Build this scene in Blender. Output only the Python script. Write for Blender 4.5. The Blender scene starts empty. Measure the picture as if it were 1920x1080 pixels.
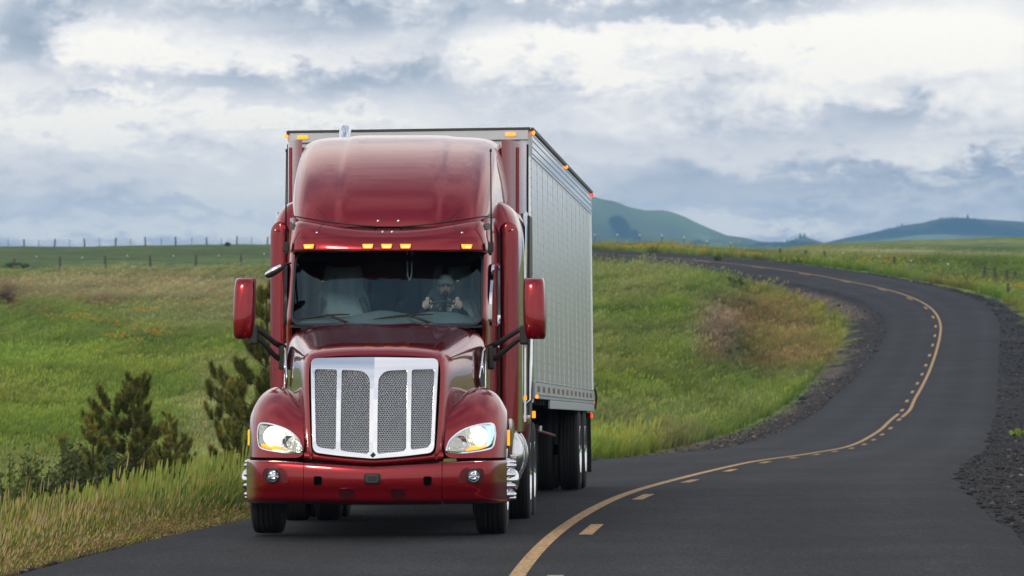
import bpy, bmesh, math, random
import numpy as np
from mathutils import Vector, Matrix
from mathutils.bvhtree import BVHTree

# ------------------------------------------------------------------ camera, world, light
SC = bpy.context.scene
COL = SC.collection
F = 10300.0            # focal length in photo pixels (1920 wide)
ZC = 2.684             # camera height above the road at the truck
HY = 480.0             # horizon row in the photo

cam_d = bpy.data.cameras.new("camera")
cam_d.lens = F / 1920 * 36; cam_d.sensor_width = 36
cam_d.clip_start = 1.0; cam_d.clip_end = 30000
cam_d.dof.use_dof = True; cam_d.dof.focus_distance = 52.5; cam_d.dof.aperture_fstop = 9.0
cam = bpy.data.objects.new("camera", cam_d); COL.objects.link(cam)
cam.location = (0, 0, ZC)
cam.rotation_euler = (math.radians(90) - math.atan((540 - HY) / F), 0, 0)
SC.camera = cam

SC.view_settings.view_transform = 'Standard'; SC.view_settings.look = 'None'
SC.view_settings.gamma = 1; SC.view_settings.use_curve_mapping = False
SC.view_settings.exposure = 0.0
SC.cycles.max_bounces = 7; SC.cycles.transparent_max_bounces = 12
SC.cycles.volume_bounces = 0; SC.cycles.glossy_bounces = 4; SC.cycles.diffuse_bounces = 3
SC.cycles.caustics_reflective = False; SC.cycles.caustics_refractive = False
SC.cycles.sample_clamp_indirect = 6

SUN_EL, SUN_AZ = 30.0, 205.0     # azimuth measured clockwise from +Y (the view direction)
def build_world():
    w = bpy.data.worlds.new("World"); SC.world = w; w.use_nodes = True
    nt = w.node_tree; N = nt.nodes; Lk = nt.links
    for n in list(N): N.remove(n)
    def new(t, **k):
        n = N.new(t)
        for a, b in k.items(): setattr(n, a, b)
        return n
    def M(op, a, b=None, c=None, clamp=False):
        n = new('ShaderNodeMath', operation=op, use_clamp=clamp)
        for i, v in enumerate((a, b, c)):
            if v is None: continue
            if isinstance(v, (int, float)): n.inputs[i].default_value = v
            else: Lk.new(v, n.inputs[i])
        return n.outputs[0]
    out = new('ShaderNodeOutputWorld')
    sky = new('ShaderNodeTexSky', sky_type='NISHITA', sun_disc=False)
    sky.sun_elevation = math.radians(SUN_EL); sky.sun_rotation = math.radians(SUN_AZ)
    tc = new('ShaderNodeTexCoord')
    nrm = new('ShaderNodeVectorMath', operation='NORMALIZE'); Lk.new(tc.outputs['Generated'], nrm.inputs[0])
    sep = new('ShaderNodeSeparateXYZ'); Lk.new(nrm.outputs[0], sep.inputs[0])
    X, Y, Z = sep.outputs
    # elevation compressed so the cloud layers get thinner and finer towards the horizon
    az = M('ABSOLUTE', Z)
    zz = M('MULTIPLY', M('LOGARITHM', M('ADD', M('MULTIPLY', az, 9.0), 1.0), 2.718), 0.62)
    def coords(sx, sz, off=0.0):
        c = new('ShaderNodeCombineXYZ')
        Lk.new(M('MULTIPLY', X, sx), c.inputs[0]); Lk.new(M('MULTIPLY', Y, sx), c.inputs[1])
        Lk.new(M('ADD', M('MULTIPLY', zz, sz), off), c.inputs[2]); return c.outputs[0]
    def noise(vec, detail=6, rough=0.55, dist=0.0):
        n = new('ShaderNodeTexNoise'); n.inputs['Scale'].default_value = 1
        n.inputs['Detail'].default_value = detail; n.inputs['Roughness'].default_value = rough
        n.inputs['Distortion'].default_value = dist
        Lk.new(vec, n.inputs['Vector']); return n.outputs['Fac'] if 'Fac' in n.outputs else n.outputs[0]
    nA = noise(coords(38, 19, 5.3), 10, 0.62, 0.4)      # cloud masses seen by this lens
    nB = noise(coords(165, 66, 9.7), 10, 0.66, 0.3)     # cloud edges
    nC = noise(coords(2.6, 4.0, 7.7), 5, 0.5)          # the broad sky
    wu = M('MULTIPLY', M('SUBTRACT', nA, 0.5), 0.040)
    wv = M('MULTIPLY', M('SUBTRACT', nB, 0.5), 0.013)
    wu2 = M('ADD', wu, M('MULTIPLY', M('SUBTRACT', nB, 0.5), 0.020))
    front = M('GREATER_THAN', Y, 0.2)
    U = M('ADD', M('DIVIDE', X, M('MAXIMUM', Y, 0.2)), wu2)
    V = M('ADD', M('DIVIDE', Z, M('MAXIMUM', Y, 0.2)), M('ADD', wv, M('MULTIPLY', wu, 0.35)))
    # large cloud masses, in tangent units (photo pixels / F from the horizon row)
    blobs = [  # px, py, half width, half height, amount (negative = grey)
        (40, 75, 110, 60, -1.05), (330, 5, 420, 28, -.62), (560, 40, 260, 26, -.35), (1220, 8, 380, 34, -.80), (700, 60, 210, 40, -.42),
        (200, 78, 150, 26, .42), (380, 110, 300, 26, .30), (380, 165, 330, 40, -.40), (90, 205, 120, 26, -.45),
        (620, 150, 250, 34, -.38), (215, 180, 90, 14, .70), (60, 240, 260, 22, .45), (380, 215, 380, 16, .50),
        (1300, 75, 420, 34, .62), (1700, 70, 260, 60, .75), (1150, 130, 200, 26, .35), (960, 85, 120, 24, .25), (1000, 190, 230, 40, -.30),
        (1560, 150, 180, 46, .38), (1850, 160, 120, 60, .28), (1500, 230, 260, 26, -.22), (1250, 260, 300, 26, -.28), (1640, 215, 90, 34, -.18),
        (1600, 336, 420, 22, -.62), (1850, 350, 230, 16, -.35), (1300, 310, 240, 14, -.25), (1820, 290, 240, 16, .22),
        (200, 310, 260, 40, -.30), (80, 372, 330, 22, -.42), (420, 372, 160, 20, .42), (200, 395, 300, 12, -.25),
        (180, 432, 420, 24, .42), (1330, 415, 110, 18, .80), (1480, 430, 140, 18, .60), (1600, 395, 260, 16, -.22),
        (1240, 360, 120, 14, -.2), (480, 300, 200, 26, -.15), (400, 440, 200, 14, .2)]
    tot = None
    for px, py, hw, hh, a in blobs:
        if py > 280: a *= 0.65 if a < 0 else 1.4
        du = M('MULTIPLY', M('SUBTRACT', U, (px - 960) / F), F / hw)
        dv = M('MULTIPLY', M('SUBTRACT', V, (HY - py) / F), F / hh)
        r2 = M('ADD', M('MULTIPLY', du, du), M('MULTIPLY', dv, dv))
        g = M('MULTIPLY', M('EXPONENT', M('MULTIPLY', M('POWER', r2, 2.0), -.8)), a)
        tot = g if tot is None else M('ADD', tot, g)
    tot = M('MULTIPLY', tot, front)
    base = M('ADD', M('MULTIPLY', M('SUBTRACT', nA, 0.5), 1.5), M('MULTIPLY', M('SUBTRACT', nB, 0.5), 0.85))
    base = M('ADD', base, M('MULTIPLY', M('SUBTRACT', nC, 0.5), 2.4))
    base = M('SUBTRACT', base, M('MULTIPLY', M('MAXIMUM', M('SUBTRACT', az, 0.28), 0.0), 0.95))
    val = M('ADD', M('ADD', M('MULTIPLY', tot, 0.44), M('MULTIPLY', base, 0.68)), 0.86, None, True)
    ramp = new('ShaderNodeValToRGB'); e = ramp.color_ramp.elements
    stops = [(0.0, (.17, .25, .37)), (.22, (.29, .37, .49)), (.42, (.46, .52, .62)), (.58, (.67, .70, .77)),
             (.74, (.89, .875, .895)), (.88, (1.0, .985, .96)), (1.0, (1.14, 1.09, 1.01))]
    while len(e) < len(stops): e.new(0.5)
    for el, (p, c) in zip(e, stops): el.position = p; el.color = (*c, 1)
    Lk.new(val, ramp.inputs[0])
    b1 = new('ShaderNodeBackground'); b1.inputs[1].default_value = 0.08; Lk.new(sky.outputs[0], b1.inputs[0])
    b2 = new('ShaderNodeBackground'); b2.inputs[1].default_value = 1.08; Lk.new(ramp.outputs[0], b2.inputs[0])
    mix = new('ShaderNodeMixShader'); mix.inputs[0].default_value = 0.90
    Lk.new(b1.outputs[0], mix.inputs[1]); Lk.new(b2.outputs[0], mix.inputs[2]); Lk.new(mix.outputs[0], out.inputs[0])
    w.cycles.sampling_method = 'MANUAL'; w.cycles.sample_map_resolution = 1024
build_world()

sun_d = bpy.data.lights.new("sun", 'SUN'); sun_d.energy = 1.35; sun_d.angle = math.radians(10)
sun_d.color = (1.0, 0.86, 0.70)
sun = bpy.data.objects.new("sun", sun_d); COL.objects.link(sun)
_el, _az = math.radians(SUN_EL), math.radians(SUN_AZ)
_sd = Vector((math.sin(_az) * math.cos(_el), math.cos(_az) * math.cos(_el), math.sin(_el)))
sun.rotation_euler = _sd.to_track_quat('Z', 'Y').to_euler()

# ------------------------------------------------------------------ helpers
def tag(o, label=None, cat=None, group=None, kind=None):
    if label: o['label'] = label
    if cat: o['category'] = cat
    if group: o['group'] = group
    if kind: o['kind'] = kind
    return o

def empty(name, loc=(0, 0, 0), rot=(0, 0, 0)):
    o = bpy.data.objects.new(name, None); COL.objects.link(o)
    o.location = loc; o.rotation_euler = rot; o.empty_display_size = .2
    return o

def link(name, me, mat, parent=None, smooth=True):
    if mat is not None: me.materials.append(mat)
    if smooth and len(me.polygons): me.polygons.foreach_set('use_smooth', [True] * len(me.polygons))
    o = bpy.data.objects.new(name, me); COL.objects.link(o)
    if parent: o.parent = parent
    return o

def pyd(name, v, f, mat, parent=None, smooth=False):
    me = bpy.data.meshes.new(name); me.from_pydata([tuple(p) for p in v], [], f); me.update()
    return link(name, me, mat, parent, smooth)

def np_mesh(name, verts, faces_flat, nper, mat, parent=None, smooth=False):
    """verts (n,3) array, faces (m,nper) array"""
    me = bpy.data.meshes.new(name); nv = len(verts); nf = len(faces_flat)
    me.vertices.add(nv); me.vertices.foreach_set('co', np.asarray(verts, dtype=np.float32).ravel())
    me.loops.add(nf * nper); me.loops.foreach_set('vertex_index', np.asarray(faces_flat, dtype=np.int32).ravel())
    me.polygons.add(nf); me.polygons.foreach_set('loop_start', np.arange(0, nf * nper, nper, dtype=np.int32))
    me.update(calc_edges=True); me.validate()
    return link(name, me, mat, parent, smooth)

def mod_bevel(o, w, seg=2, ang=35):
    m = o.modifiers.new('bevel', 'BEVEL'); m.width = w; m.segments = seg
    m.limit_method = 'ANGLE'; m.angle_limit = math.radians(ang); return o
def mod_subd(o, lv=2):
    m = o.modifiers.new('subd', 'SUBSURF'); m.levels = lv; m.render_levels = lv; return o
def mod_solid(o, t, off=-1):
    m = o.modifiers.new('solid', 'SOLIDIFY'); m.thickness = t; m.offset = off; return o

class MB:
    def __init__(s): s.v = []; s.f = []
    def add(s, v, f):
        b = len(s.v); s.v += [tuple(p) for p in v]; s.f += [tuple(i + b for i in q) for q in f]
    def box(s, x0, x1, y0, y1, z0, z1, m=None):
        v = [Vector((x, y, z)) for z in (z0, z1) for y in (y0, y1) for x in (x0, x1)]
        if m is not None: v = [m @ p for p in v]
        s.add(v, [(0, 2, 3, 1), (4, 5, 7, 6), (0, 1, 5, 4), (2, 6, 7, 3), (0, 4, 6, 2), (1, 3, 7, 5)])
    def tube(s, pts, r, n=8, caps=True):
        pts = [Vector(p) for p in pts]; rs = r if isinstance(r, (list, tuple)) else [r] * len(pts)
        b = len(s.v); prev = None
        for i, p in enumerate(pts):
            t = (pts[min(i + 1, len(pts) - 1)] - pts[max(i - 1, 0)]).normalized()
            if prev is None:
                a = Vector((0, 0, 1)) if abs(t.z) < .9 else Vector((1, 0, 0)); u = t.cross(a).normalized()
            else: u = (prev - t * prev.dot(t)).normalized()
            prev = u; w = t.cross(u)
            for k in range(n):
                c = 2 * math.pi * k / n; s.v.append(tuple(p + (u * math.cos(c) + w * math.sin(c)) * rs[i]))
        for i in range(len(pts) - 1):
            for k in range(n):
                a0 = b + i * n + k; a1 = b + i * n + (k + 1) % n
                s.f.append((a0, a1, a1 + n, a0 + n))
        if caps:
            s.f.append(tuple(b + k for k in reversed(range(n)))); e = b + (len(pts) - 1) * n
            s.f.append(tuple(e + k for k in range(n)))
    def revolve(s, prof, c, n=40, axis='x', a0=0, a1=2 * math.pi):
        """prof: (along axis, radius)"""
        b = len(s.v); full = abs(a1 - a0 - 2 * math.pi) < 1e-6; m = n if full else n + 1
        for (a, r) in prof:
            for k in range(m):
                t = a0 + (a1 - a0) * k / n
                if axis == 'x': s.v.append((c[0] + a, c[1] + r * math.cos(t), c[2] + r * math.sin(t)))
                elif axis == 'y': s.v.append((c[0] + r * math.cos(t), c[1] + a, c[2] + r * math.sin(t)))
                else: s.v.append((c[0] + r * math.cos(t), c[1] + r * math.sin(t), c[2] + a))
        for i in range(len(prof) - 1):
            for k in range(n if full else n):
                k2 = (k + 1) % m if full else k + 1
                s.f.append((b + i * m + k, b + i * m + k2, b + (i + 1) * m + k2, b + (i + 1) * m + k))
    def build(s, name, mat, parent=None, smooth=False, fix=True):
        me = bpy.data.meshes.new(name); me.from_pydata(s.v, [], s.f); me.update()
        if fix:
            bm = bmesh.new(); bm.from_mesh(me); bmesh.ops.recalc_face_normals(bm, faces=bm.faces); bm.to_mesh(me); bm.free()
        o = link(name, me, mat, parent, smooth)
        return o

def grid_surf(name, rows, mat, parent=None, mirror=False, sub=2, solid=0, both=False):
    """rows: list of equal-length point lists. mirror=True joins the mirrored half (column 0 on x=0)."""
    if mirror:
        rows = [[(-p[0], p[1], p[2]) for p in reversed(r[1:])] + list(r) for r in rows]
    ni, nj = len(rows), len(rows[0])
    v = [p for r in rows for p in r]
    f = [(i * nj + j, i * nj + j + 1, (i + 1) * nj + j + 1, (i + 1) * nj + j) for i in range(ni - 1) for j in range(nj - 1)]
    o = pyd(name, v, f, mat, parent, True)
    if sub: mod_subd(o, sub)
    if solid: mod_solid(o, solid, 0)
    return o

def flipx(rows): return [[(-p[0], p[1], p[2]) for p in r] for r in rows]

def evalmesh(o):
    dg = bpy.context.evaluated_depsgraph_get(); dg.update()
    return bpy.data.meshes.new_from_object(o.evaluated_get(dg))

def local_bvh(objs):
    vs, fs = [], []
    for o in objs:
        me = evalmesh(o); b = len(vs)
        vs += [v.co.copy() for v in me.vertices]; fs += [tuple(i + b for i in p.vertices) for p in me.polygons]
        bpy.data.meshes.remove(me)
    return BVHTree.FromPolygons(vs, fs)

def round_poly(pts, r, n=4):
    """2D polygon with rounded corners; r scalar or list"""
    out = []; m = len(pts)
    for i in range(m):
        p0, p, p1 = Vector(pts[i - 1]), Vector(pts[i]), Vector(pts[(i + 1) % m])
        rr = r[i] if isinstance(r, (list, tuple)) else r
        a, b = (p0 - p), (p1 - p); d = min(rr, a.length * .48, b.length * .48)
        if d < 1e-4: out.append(tuple(p)); continue
        A, B = p + a.normalized() * d, p + b.normalized() * d
        for k in range(n + 1):
            t = k / n; q = A * (1 - t) ** 2 + p * 2 * t * (1 - t) + B * t * t; out.append((q.x, q.y))
    return out

def shape2d(outlines, ext, bev=0.0, mapf=None, splits=()):
    """flat shape with holes -> bmesh mesh. outlines in (x,z); mapf(x,depth,z)->xyz"""
    cu = bpy.data.curves.new('s', 'CURVE'); cu.dimensions = '2D'; cu.fill_mode = 'BOTH'
    cu.extrude = ext; cu.bevel_depth = bev; cu.bevel_resolution = 1; cu.resolution_u = 1
    for ol in outlines:
        sp = cu.splines.new('POLY'); sp.points.add(len(ol) - 1); sp.use_cyclic_u = True
        for p, q in zip(sp.points, ol): p.co = (q[0], q[1], 0, 1)
    o = bpy.data.objects.new('s', cu); COL.objects.link(o)
    me = evalmesh(o); bpy.data.objects.remove(o); bpy.data.curves.remove(cu)
    bm = bmesh.new(); bm.from_mesh(me)
    bmesh.ops.remove_doubles(bm, verts=bm.verts, dist=1e-5)
    for (ax, pos) in splits:
        no = (1, 0, 0) if ax == 'x' else (0, 1, 0); co = (pos, 0, 0) if ax == 'x' else (0, pos, 0)
        bmesh.ops.bisect_plane(bm, geom=list(bm.verts) + list(bm.edges) + list(bm.faces), plane_co=co, plane_no=no)
    for v in bm.verts:
        x, z, d = v.co.x, v.co.y, -v.co.z
        v.co = mapf(x, d, z) if mapf else (x, d, z)
    bmesh.ops.recalc_face_normals(bm, faces=bm.faces)
    bm.to_mesh(me); bm.free(); return me

# ------------------------------------------------------------------ materials
def mat(name, col, metal=0.0, rough=0.5, coat=0.0, emit=None, estr=0.0, spec=0.5, var=0.0, vscale=8.0, bump=0.0, bscale=60.0, rvar=0.0, coat_rough=0.03):
    m = bpy.data.materials.new(name); m.use_nodes = True; nt = m.node_tree; b = nt.nodes['Principled BSDF']
    b.inputs['Base Color'].default_value = (*col, 1); b.inputs['Metallic'].default_value = metal
    b.inputs['Roughness'].default_value = rough; b.inputs['Specular IOR Level'].default_value = spec
    b.inputs['Coat IOR'].default_value = 1.5 if coat < 1 else 1.45
    b.inputs['Coat Weight'].default_value = coat; b.inputs['Coat Roughness'].default_value = coat_rough
    if emit: b.inputs['Emission Color'].default_value = (*emit, 1); b.inputs['Emission Strength'].default_value = estr
    if var or bump or rvar:
        tc = nt.nodes.new('ShaderNodeTexCoord'); nz = nt.nodes.new('ShaderNodeTexNoise')
        nz.inputs['Scale'].default_value = vscale; nz.inputs['Detail'].default_value = 6
        nt.links.new(tc.outputs['Object'], nz.inputs['Vector'])
        if var:
            mx = nt.nodes.new('ShaderNodeMix'); mx.data_type = 'RGBA'
            mx.inputs['A'].default_value = (*[c * (1 - var) for c in col], 1); mx.inputs['B'].default_value = (*[min(1, c * (1 + var)) for c in col], 1)
            nt.links.new(nz.outputs[0], mx.inputs['Factor']); nt.links.new(mx.outputs['Result'], b.inputs['Base Color'])
        if rvar:
            mr = nt.nodes.new('ShaderNodeMapRange'); mr.inputs['To Min'].default_value = max(.02, rough - rvar); mr.inputs['To Max'].default_value = rough + rvar
            nt.links.new(nz.outputs[0], mr.inputs[0]); nt.links.new(mr.outputs[0], b.inputs['Roughness'])
        if bump:
            n2 = nt.nodes.new('ShaderNodeTexNoise'); n2.inputs['Scale'].default_value = bscale; n2.inputs['Detail'].default_value = 4
            nt.links.new(tc.outputs['Object'], n2.inputs['Vector'])
            bp = nt.nodes.new('ShaderNodeBump'); bp.inputs['Strength'].default_value = bump; bp.inputs['Distance'].default_value = .02
            nt.links.new(n2.outputs[0], bp.inputs['Height']); nt.links.new(bp.outputs[0], b.inputs['Normal'])
    return m

def tint_material(name, rough=0.8, attr_type='INSTANCER', varscale=0.0, trans=True):
    """foliage/grass: colour from a per-clump attribute, lighter tips from a per-vertex attribute"""
    m = bpy.data.materials.new(name); m.use_nodes = True; nt = m.node_tree; b = nt.nodes['Principled BSDF']
    b.inputs['Roughness'].default_value = rough; b.inputs['Specular IOR Level'].default_value = .25
    at = nt.nodes.new('ShaderNodeAttribute'); at.attribute_type = attr_type; at.attribute_name = 'tint'
    tp = nt.nodes.new('ShaderNodeAttribute'); tp.attribute_type = 'GEOMETRY'; tp.attribute_name = 'shade'
    mu = nt.nodes.new('ShaderNodeMix'); mu.data_type = 'RGBA'; mu.blend_type = 'MULTIPLY'; mu.inputs['Factor'].default_value = 1
    nt.links.new(at.outputs['Color'], mu.inputs['A']); nt.links.new(tp.outputs['Color'], mu.inputs['B'])
    nt.links.new(mu.outputs['Result'], b.inputs['Base Color'])
    if trans:
        tr = nt.nodes.new('ShaderNodeBsdfTranslucent'); nt.links.new(mu.outputs['Result'], tr.inputs[0])
        mx = nt.nodes.new('ShaderNodeMixShader'); mx.inputs[0].default_value = .3
        nt.links.new(b.outputs[0], mx.inputs[1]); nt.links.new(tr.outputs[0], mx.inputs[2])
        nt.links.new(mx.outputs[0], nt.nodes['Material Output'].inputs[0])
    return m

def set_color_attr(me, name, cols):
    a = me.color_attributes.new(name=name, type='FLOAT_COLOR', domain='POINT')
    c = np.ones((len(cols), 4), dtype=np.float32); c[:, :3] = cols
    a.data.foreach_set('color', c.ravel())
# ------------------------------------------------------------------ road centreline and ground heights
rng = np.random.default_rng(7)
# dashes of the centre marking in the photo, 12.2 m apart along the road: (px, py, lateral offset of the dash from the centre)
DASH = [(1105, 992), (1205, 931.5), (1293.5, 902.5), (1369, 882.5), (1435, 867), (1487, 858.8), (1532, 852.5), (1565, 846.5), (1597, 841),
        (1621, 833.5), (1638, 825), (1654, 815), (1670, 803.5), (1685, 787), (1693, 769.5), (1700, 752), (1711, 735), (1720, 719), (1729, 702),
        (1736, 685), (1743, 666.5), (1749, 647), (1753, 629.5), (1755, 612), (1750, 594.5), (1737, 577.5), (1707, 560), (1656, 543.2),
        (1586, 528.4), (1510, 514), (1421, 501.2), (1321.5, 490.2), (1208, 481.4), (1083, 473.8), (950, 467.5)]
cl = []; Yc = 54.0
for i, (px, py) in enumerate(DASH):
    if i:
        k = 0
        x0 = cl[-1][0]
        for k in range(8):
            x = (px - 960) / F * Yc if k else x0
            dx = x - x0; Yc = cl[-1][1] + math.sqrt(max(12.2 ** 2 - dx * dx, 9))
    X = (px - 960) / F * Yc; off = -.15 if i < 14 else .15
    cl.append((X, Yc, ZC - (py - HY) / F * Yc))
    DASH[i] = (X, Yc, off)
cl = [(x + DASH[i][2], y, z) for i, (x, y, z) in enumerate(cl)]
# towards and behind the camera the road runs on; far away it curves on behind the truck
pre = [(-6.0, -400, -1.5), (-5.0, -250, .2), (-3.9, -120, .95), (-2.9, -50, 1.08), (-1.6, -10, .98), (-.65, 15, .66), (-.05, 33, .36), (.20, 44.2, .15)]
last = cl[-1]
post = [(last[0] - 2.2, last[1] + 14, last[2] + .25), (last[0] - 2.6, last[1] + 34, last[2] + .1), (last[0] - 1.5, last[1] + 70, 2.3), (last[0] + 1, last[1] + 140, .2), (last[0] + 6, last[1] + 260, -3.0), (last[0] + 20, last[1] + 520, -6.0)]
ctrl = np.array(pre + cl + post)
def catmull(P, step):
    out = []
    for i in range(len(P) - 1):
        p0 = P[max(i - 1, 0)]; p1 = P[i]; p2 = P[i + 1]; p3 = P[min(i + 2, len(P) - 1)]
        n = max(2, int(np.linalg.norm(p2 - p1) / step))
        L = np.linalg.norm(p2 - p1); m1 = (p2 - p0) * L / max(np.linalg.norm(p2 - p0), 1e-6); m2 = (p3 - p1) * L / max(np.linalg.norm(p3 - p1), 1e-6)
        for k in range(n):
            t = k / n; h = (2 * t**3 - 3 * t * t + 1, t**3 - 2 * t * t + t, -2 * t**3 + 3 * t * t, t**3 - t * t)
            out.append(h[0] * p1 + h[1] * m1 + h[2] * p2 + h[3] * m2)
    out.append(P[-1]); return np.array(out)
CL = catmull(ctrl, 1.5)
# smooth the heights a little so that reading errors do not make bumps
for _ in range(6):
    CL[1:-1, 2] = .25 * CL[:-2, 2] + .5 * CL[1:-1, 2] + .25 * CL[2:, 2]
for _ in range(16):
    CL[1:-1, :2] = .25 * CL[:-2, :2] + .5 * CL[1:-1, :2] + .25 * CL[2:, :2]
CLT = np.gradient(CL[:, :2], axis=0); CLT /= np.linalg.norm(CLT, axis=1)[:, None]
CLN = np.stack([CLT[:, 1], -CLT[:, 0]], 1)          # to the right when driving away from the camera
BANK = np.interp(CL[:, 1], [-400, 40, 60, 120, 200, 260, 330, 440, 480], [0, .005, .012, .0, .0, .02, .045, .045, .02])
HW = np.interp(CL[:, 1], [-400, 40, 48, 60, 90, 200, 260, 300, 340, 380, 420, 500], [4.3, 4.5, 4.4, 3.95, 3.75, 3.7, 3.5, 3.2, 3.15, 3.5, 4.0, 4.0])
HWR = np.interp(CL[:, 1], [-400, 40, 55, 90, 200, 300, 420, 500], [4.2, 4.3, 4.3, 3.8, 3.75, 3.6, 4.1, 4.0])

def nearest_road(X, Y):
    X = np.asarray(X, float).ravel(); Y = np.asarray(Y, float).ravel()
    d = np.empty(X.size); o = np.empty(X.size); idx = np.empty(X.size, int)
    for s in range(0, X.size, 20000):
        dx = X[s:s + 20000, None] - CL[None, :, 0]; dy = Y[s:s + 20000, None] - CL[None, :, 1]
        j = np.argmin(dx * dx + dy * dy, axis=1); r = np.arange(len(j))
        o[s:s + 20000] = dx[r, j] * CLN[j, 0] + dy[r, j] * CLN[j, 1]
        d[s:s + 20000] = np.hypot(dx[r, j], dy[r, j]); idx[s:s + 20000] = j
    return d, o, idx

# ground control points: (photo column, distance, height)
G = []
def g(Y, **kw):
    for k, z in kw.items(): G.append((float(k[1:]) * (-1 if k[0] == 'm' else 1), Y, z))
g(45, m800=-1.6, p0=-.75, p450=-.3, p1000=.05, p1900=.15, p2600=.7)
g(60, m700=-1.8, p0=-.9, p450=-.6, p1100=-.15, p1900=-.15, p2600=.5)
g(80, m600=-2.0, p0=-1.5, p450=-1.35, p1100=-.8, p1900=-.6, p2600=.2)
g(120, m600=-2.4, p0=-2.3, p450=-2.2, p1120=-1.9, p1500=-1.9, p1900=-1.7, p2500=-.8)
g(160, m600=-2.8, p0=-2.7, p450=-2.65, p1150=-2.35, p1450=-2.9, p1900=-2.8, p2500=-1.8)
g(220, m600=-2.4, p0=-2.4, p450=-2.4, p1150=-2.25, p1300=-2.5, p1400=-3.3, p1520=-3.9, p1950=-3.3, p2500=-2.2)
g(260, m600=-2.3, p0=-2.2, p450=-2.1, p1150=-1.7, p1270=-1.8, p1330=-1.9, p1420=-3.6, p1540=-3.8, p1900=-3.0, p2500=-1.6)
g(300, m600=-2.0, p0=-1.9, p450=-1.8, p1150=-.9, p1300=-.75, p1370=-2.1, p1450=-3.2, p1560=-3.1, p1890=-2.3, p2500=-1)
g(350, m600=-1.4, p0=-1.35, p450=-1.2, p1150=.15, p1345=.25, p1430=-1.2, p1500=-2.1, p1590=-1.9, p1900=-1.2, p2500=0)
g(400, m600=-.8, p0=-.75, p450=-.6, p1150=1.1, p1400=.85, p1550=.45, p1900=-.15, p2500=.8)
g(450, m600=-.2, p0=-.2, p450=0, p1110=2.35, p1300=2.2, p1650=1.3, p1900=.95, p2500=1.6)
g(500, m600=.35, p0=.35, p450=.6, p1110=3.3, p1250=3.3, p1450=2.5, p1700=2.1, p1900=1.75, p2500=2.4)
g(600, m600=1.4, p0=1.4, p450=1.6, p1100=2.9, p1300=2.9, p1500=3.1, p1700=2.75, p1900=2.8, p2500=3.6)
g(700, m600=2.35, p0=2.4, p450=2.65, p1100=2.2, p1300=2.4, p1500=3.6, p1700=3.8, p1900=3.9, p2500=4.8)
g(900, m600=4.0, p0=4.15, p250=4.3, p450=4.5, p600=4.4, p900=3.2, p1300=1.6, p1500=4.4, p1700=5.2, p1900=5.75, p2500=6.5)
g(1100, m600=4.2, p0=4.3, p450=4.6, p1300=1.0, p1500=3.8, p1900=5.5, p2500=6)
g(1500, m600=2, p0=2, p450=2, p1000=-2, p1300=-2, p1900=2, p2500=2)
g(3000, m600=-4, p450=-4, p1300=-5, p1900=-4, p2500=-4)
g(7000, m600=-8, p450=-8, p1300=-8, p1900=-8, p2500=-8)
G = np.array(G)
def uv(px, Y): return np.stack([(px - 960) / 960 * 1.3, np.log(Y / 50)], 1)
GP = uv(G[:, 0], G[:, 1])
GV = (G[:, 2] - ZC) / G[:, 1] * F / 100      # work with the angle, which varies slowly
def phi(a, b):
    r2 = ((a[:, None, :] - b[None, :, :]) ** 2).sum(2); return np.sqrt(r2 + .0008)
GW = np.linalg.solve(phi(GP, GP) + 1e-6 * np.eye(len(GP)), GV)
def vnoise(x, y, seed=0):
    """smooth value noise"""
    xi = np.floor(x).astype(int); yi = np.floor(y).astype(int); fx = x - xi; fy = y - yi
    fx = fx * fx * (3 - 2 * fx); fy = fy * fy * (3 - 2 * fy)
    def h(a, b):
        n = (a * 374761393 + b * 668265263 + seed * 974634777) & 0x7fffffff
        n = ((n ^ (n >> 13)) * 1274126177) & 0x7fffffff
        return ((n ^ (n >> 16)) & 0xffff) / 65535.0
    return (h(xi, yi) * (1 - fx) + h(xi + 1, yi) * fx) * (1 - fy) + (h(xi, yi + 1) * (1 - fx) + h(xi + 1, yi + 1) * fx) * fy
def fbm(x, y, seed=0, o=4):
    s = 0; a = .5
    for i in range(o): s = s + a * vnoise(x * 2**i, y * 2**i, seed + i); a *= .5
    return s
def smooth(t): t = np.clip(t, 0, 1); return t * t * (3 - 2 * t)
def base_h(X, Y):
    Yc_ = np.maximum(Y, 45.0)
    px = np.clip(960 + X / Yc_ * F, -800, 2700)
    out = np.empty(X.size)
    P = uv(px, Yc_)
    for s in range(0, X.size, 20000): out[s:s + 20000] = phi(P[s:s + 20000], GP) @ GW
    Z = ZC + out * 100 / F * Yc_
    near = smooth((45 - Y) / 60)            # behind and under the camera: gentle fields
    return Z * (1 - near) + near * (.3 + .5 * (fbm(X / 60, Y / 60, 5) - .5) - .012 * np.minimum(np.abs(X), 60))
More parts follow.
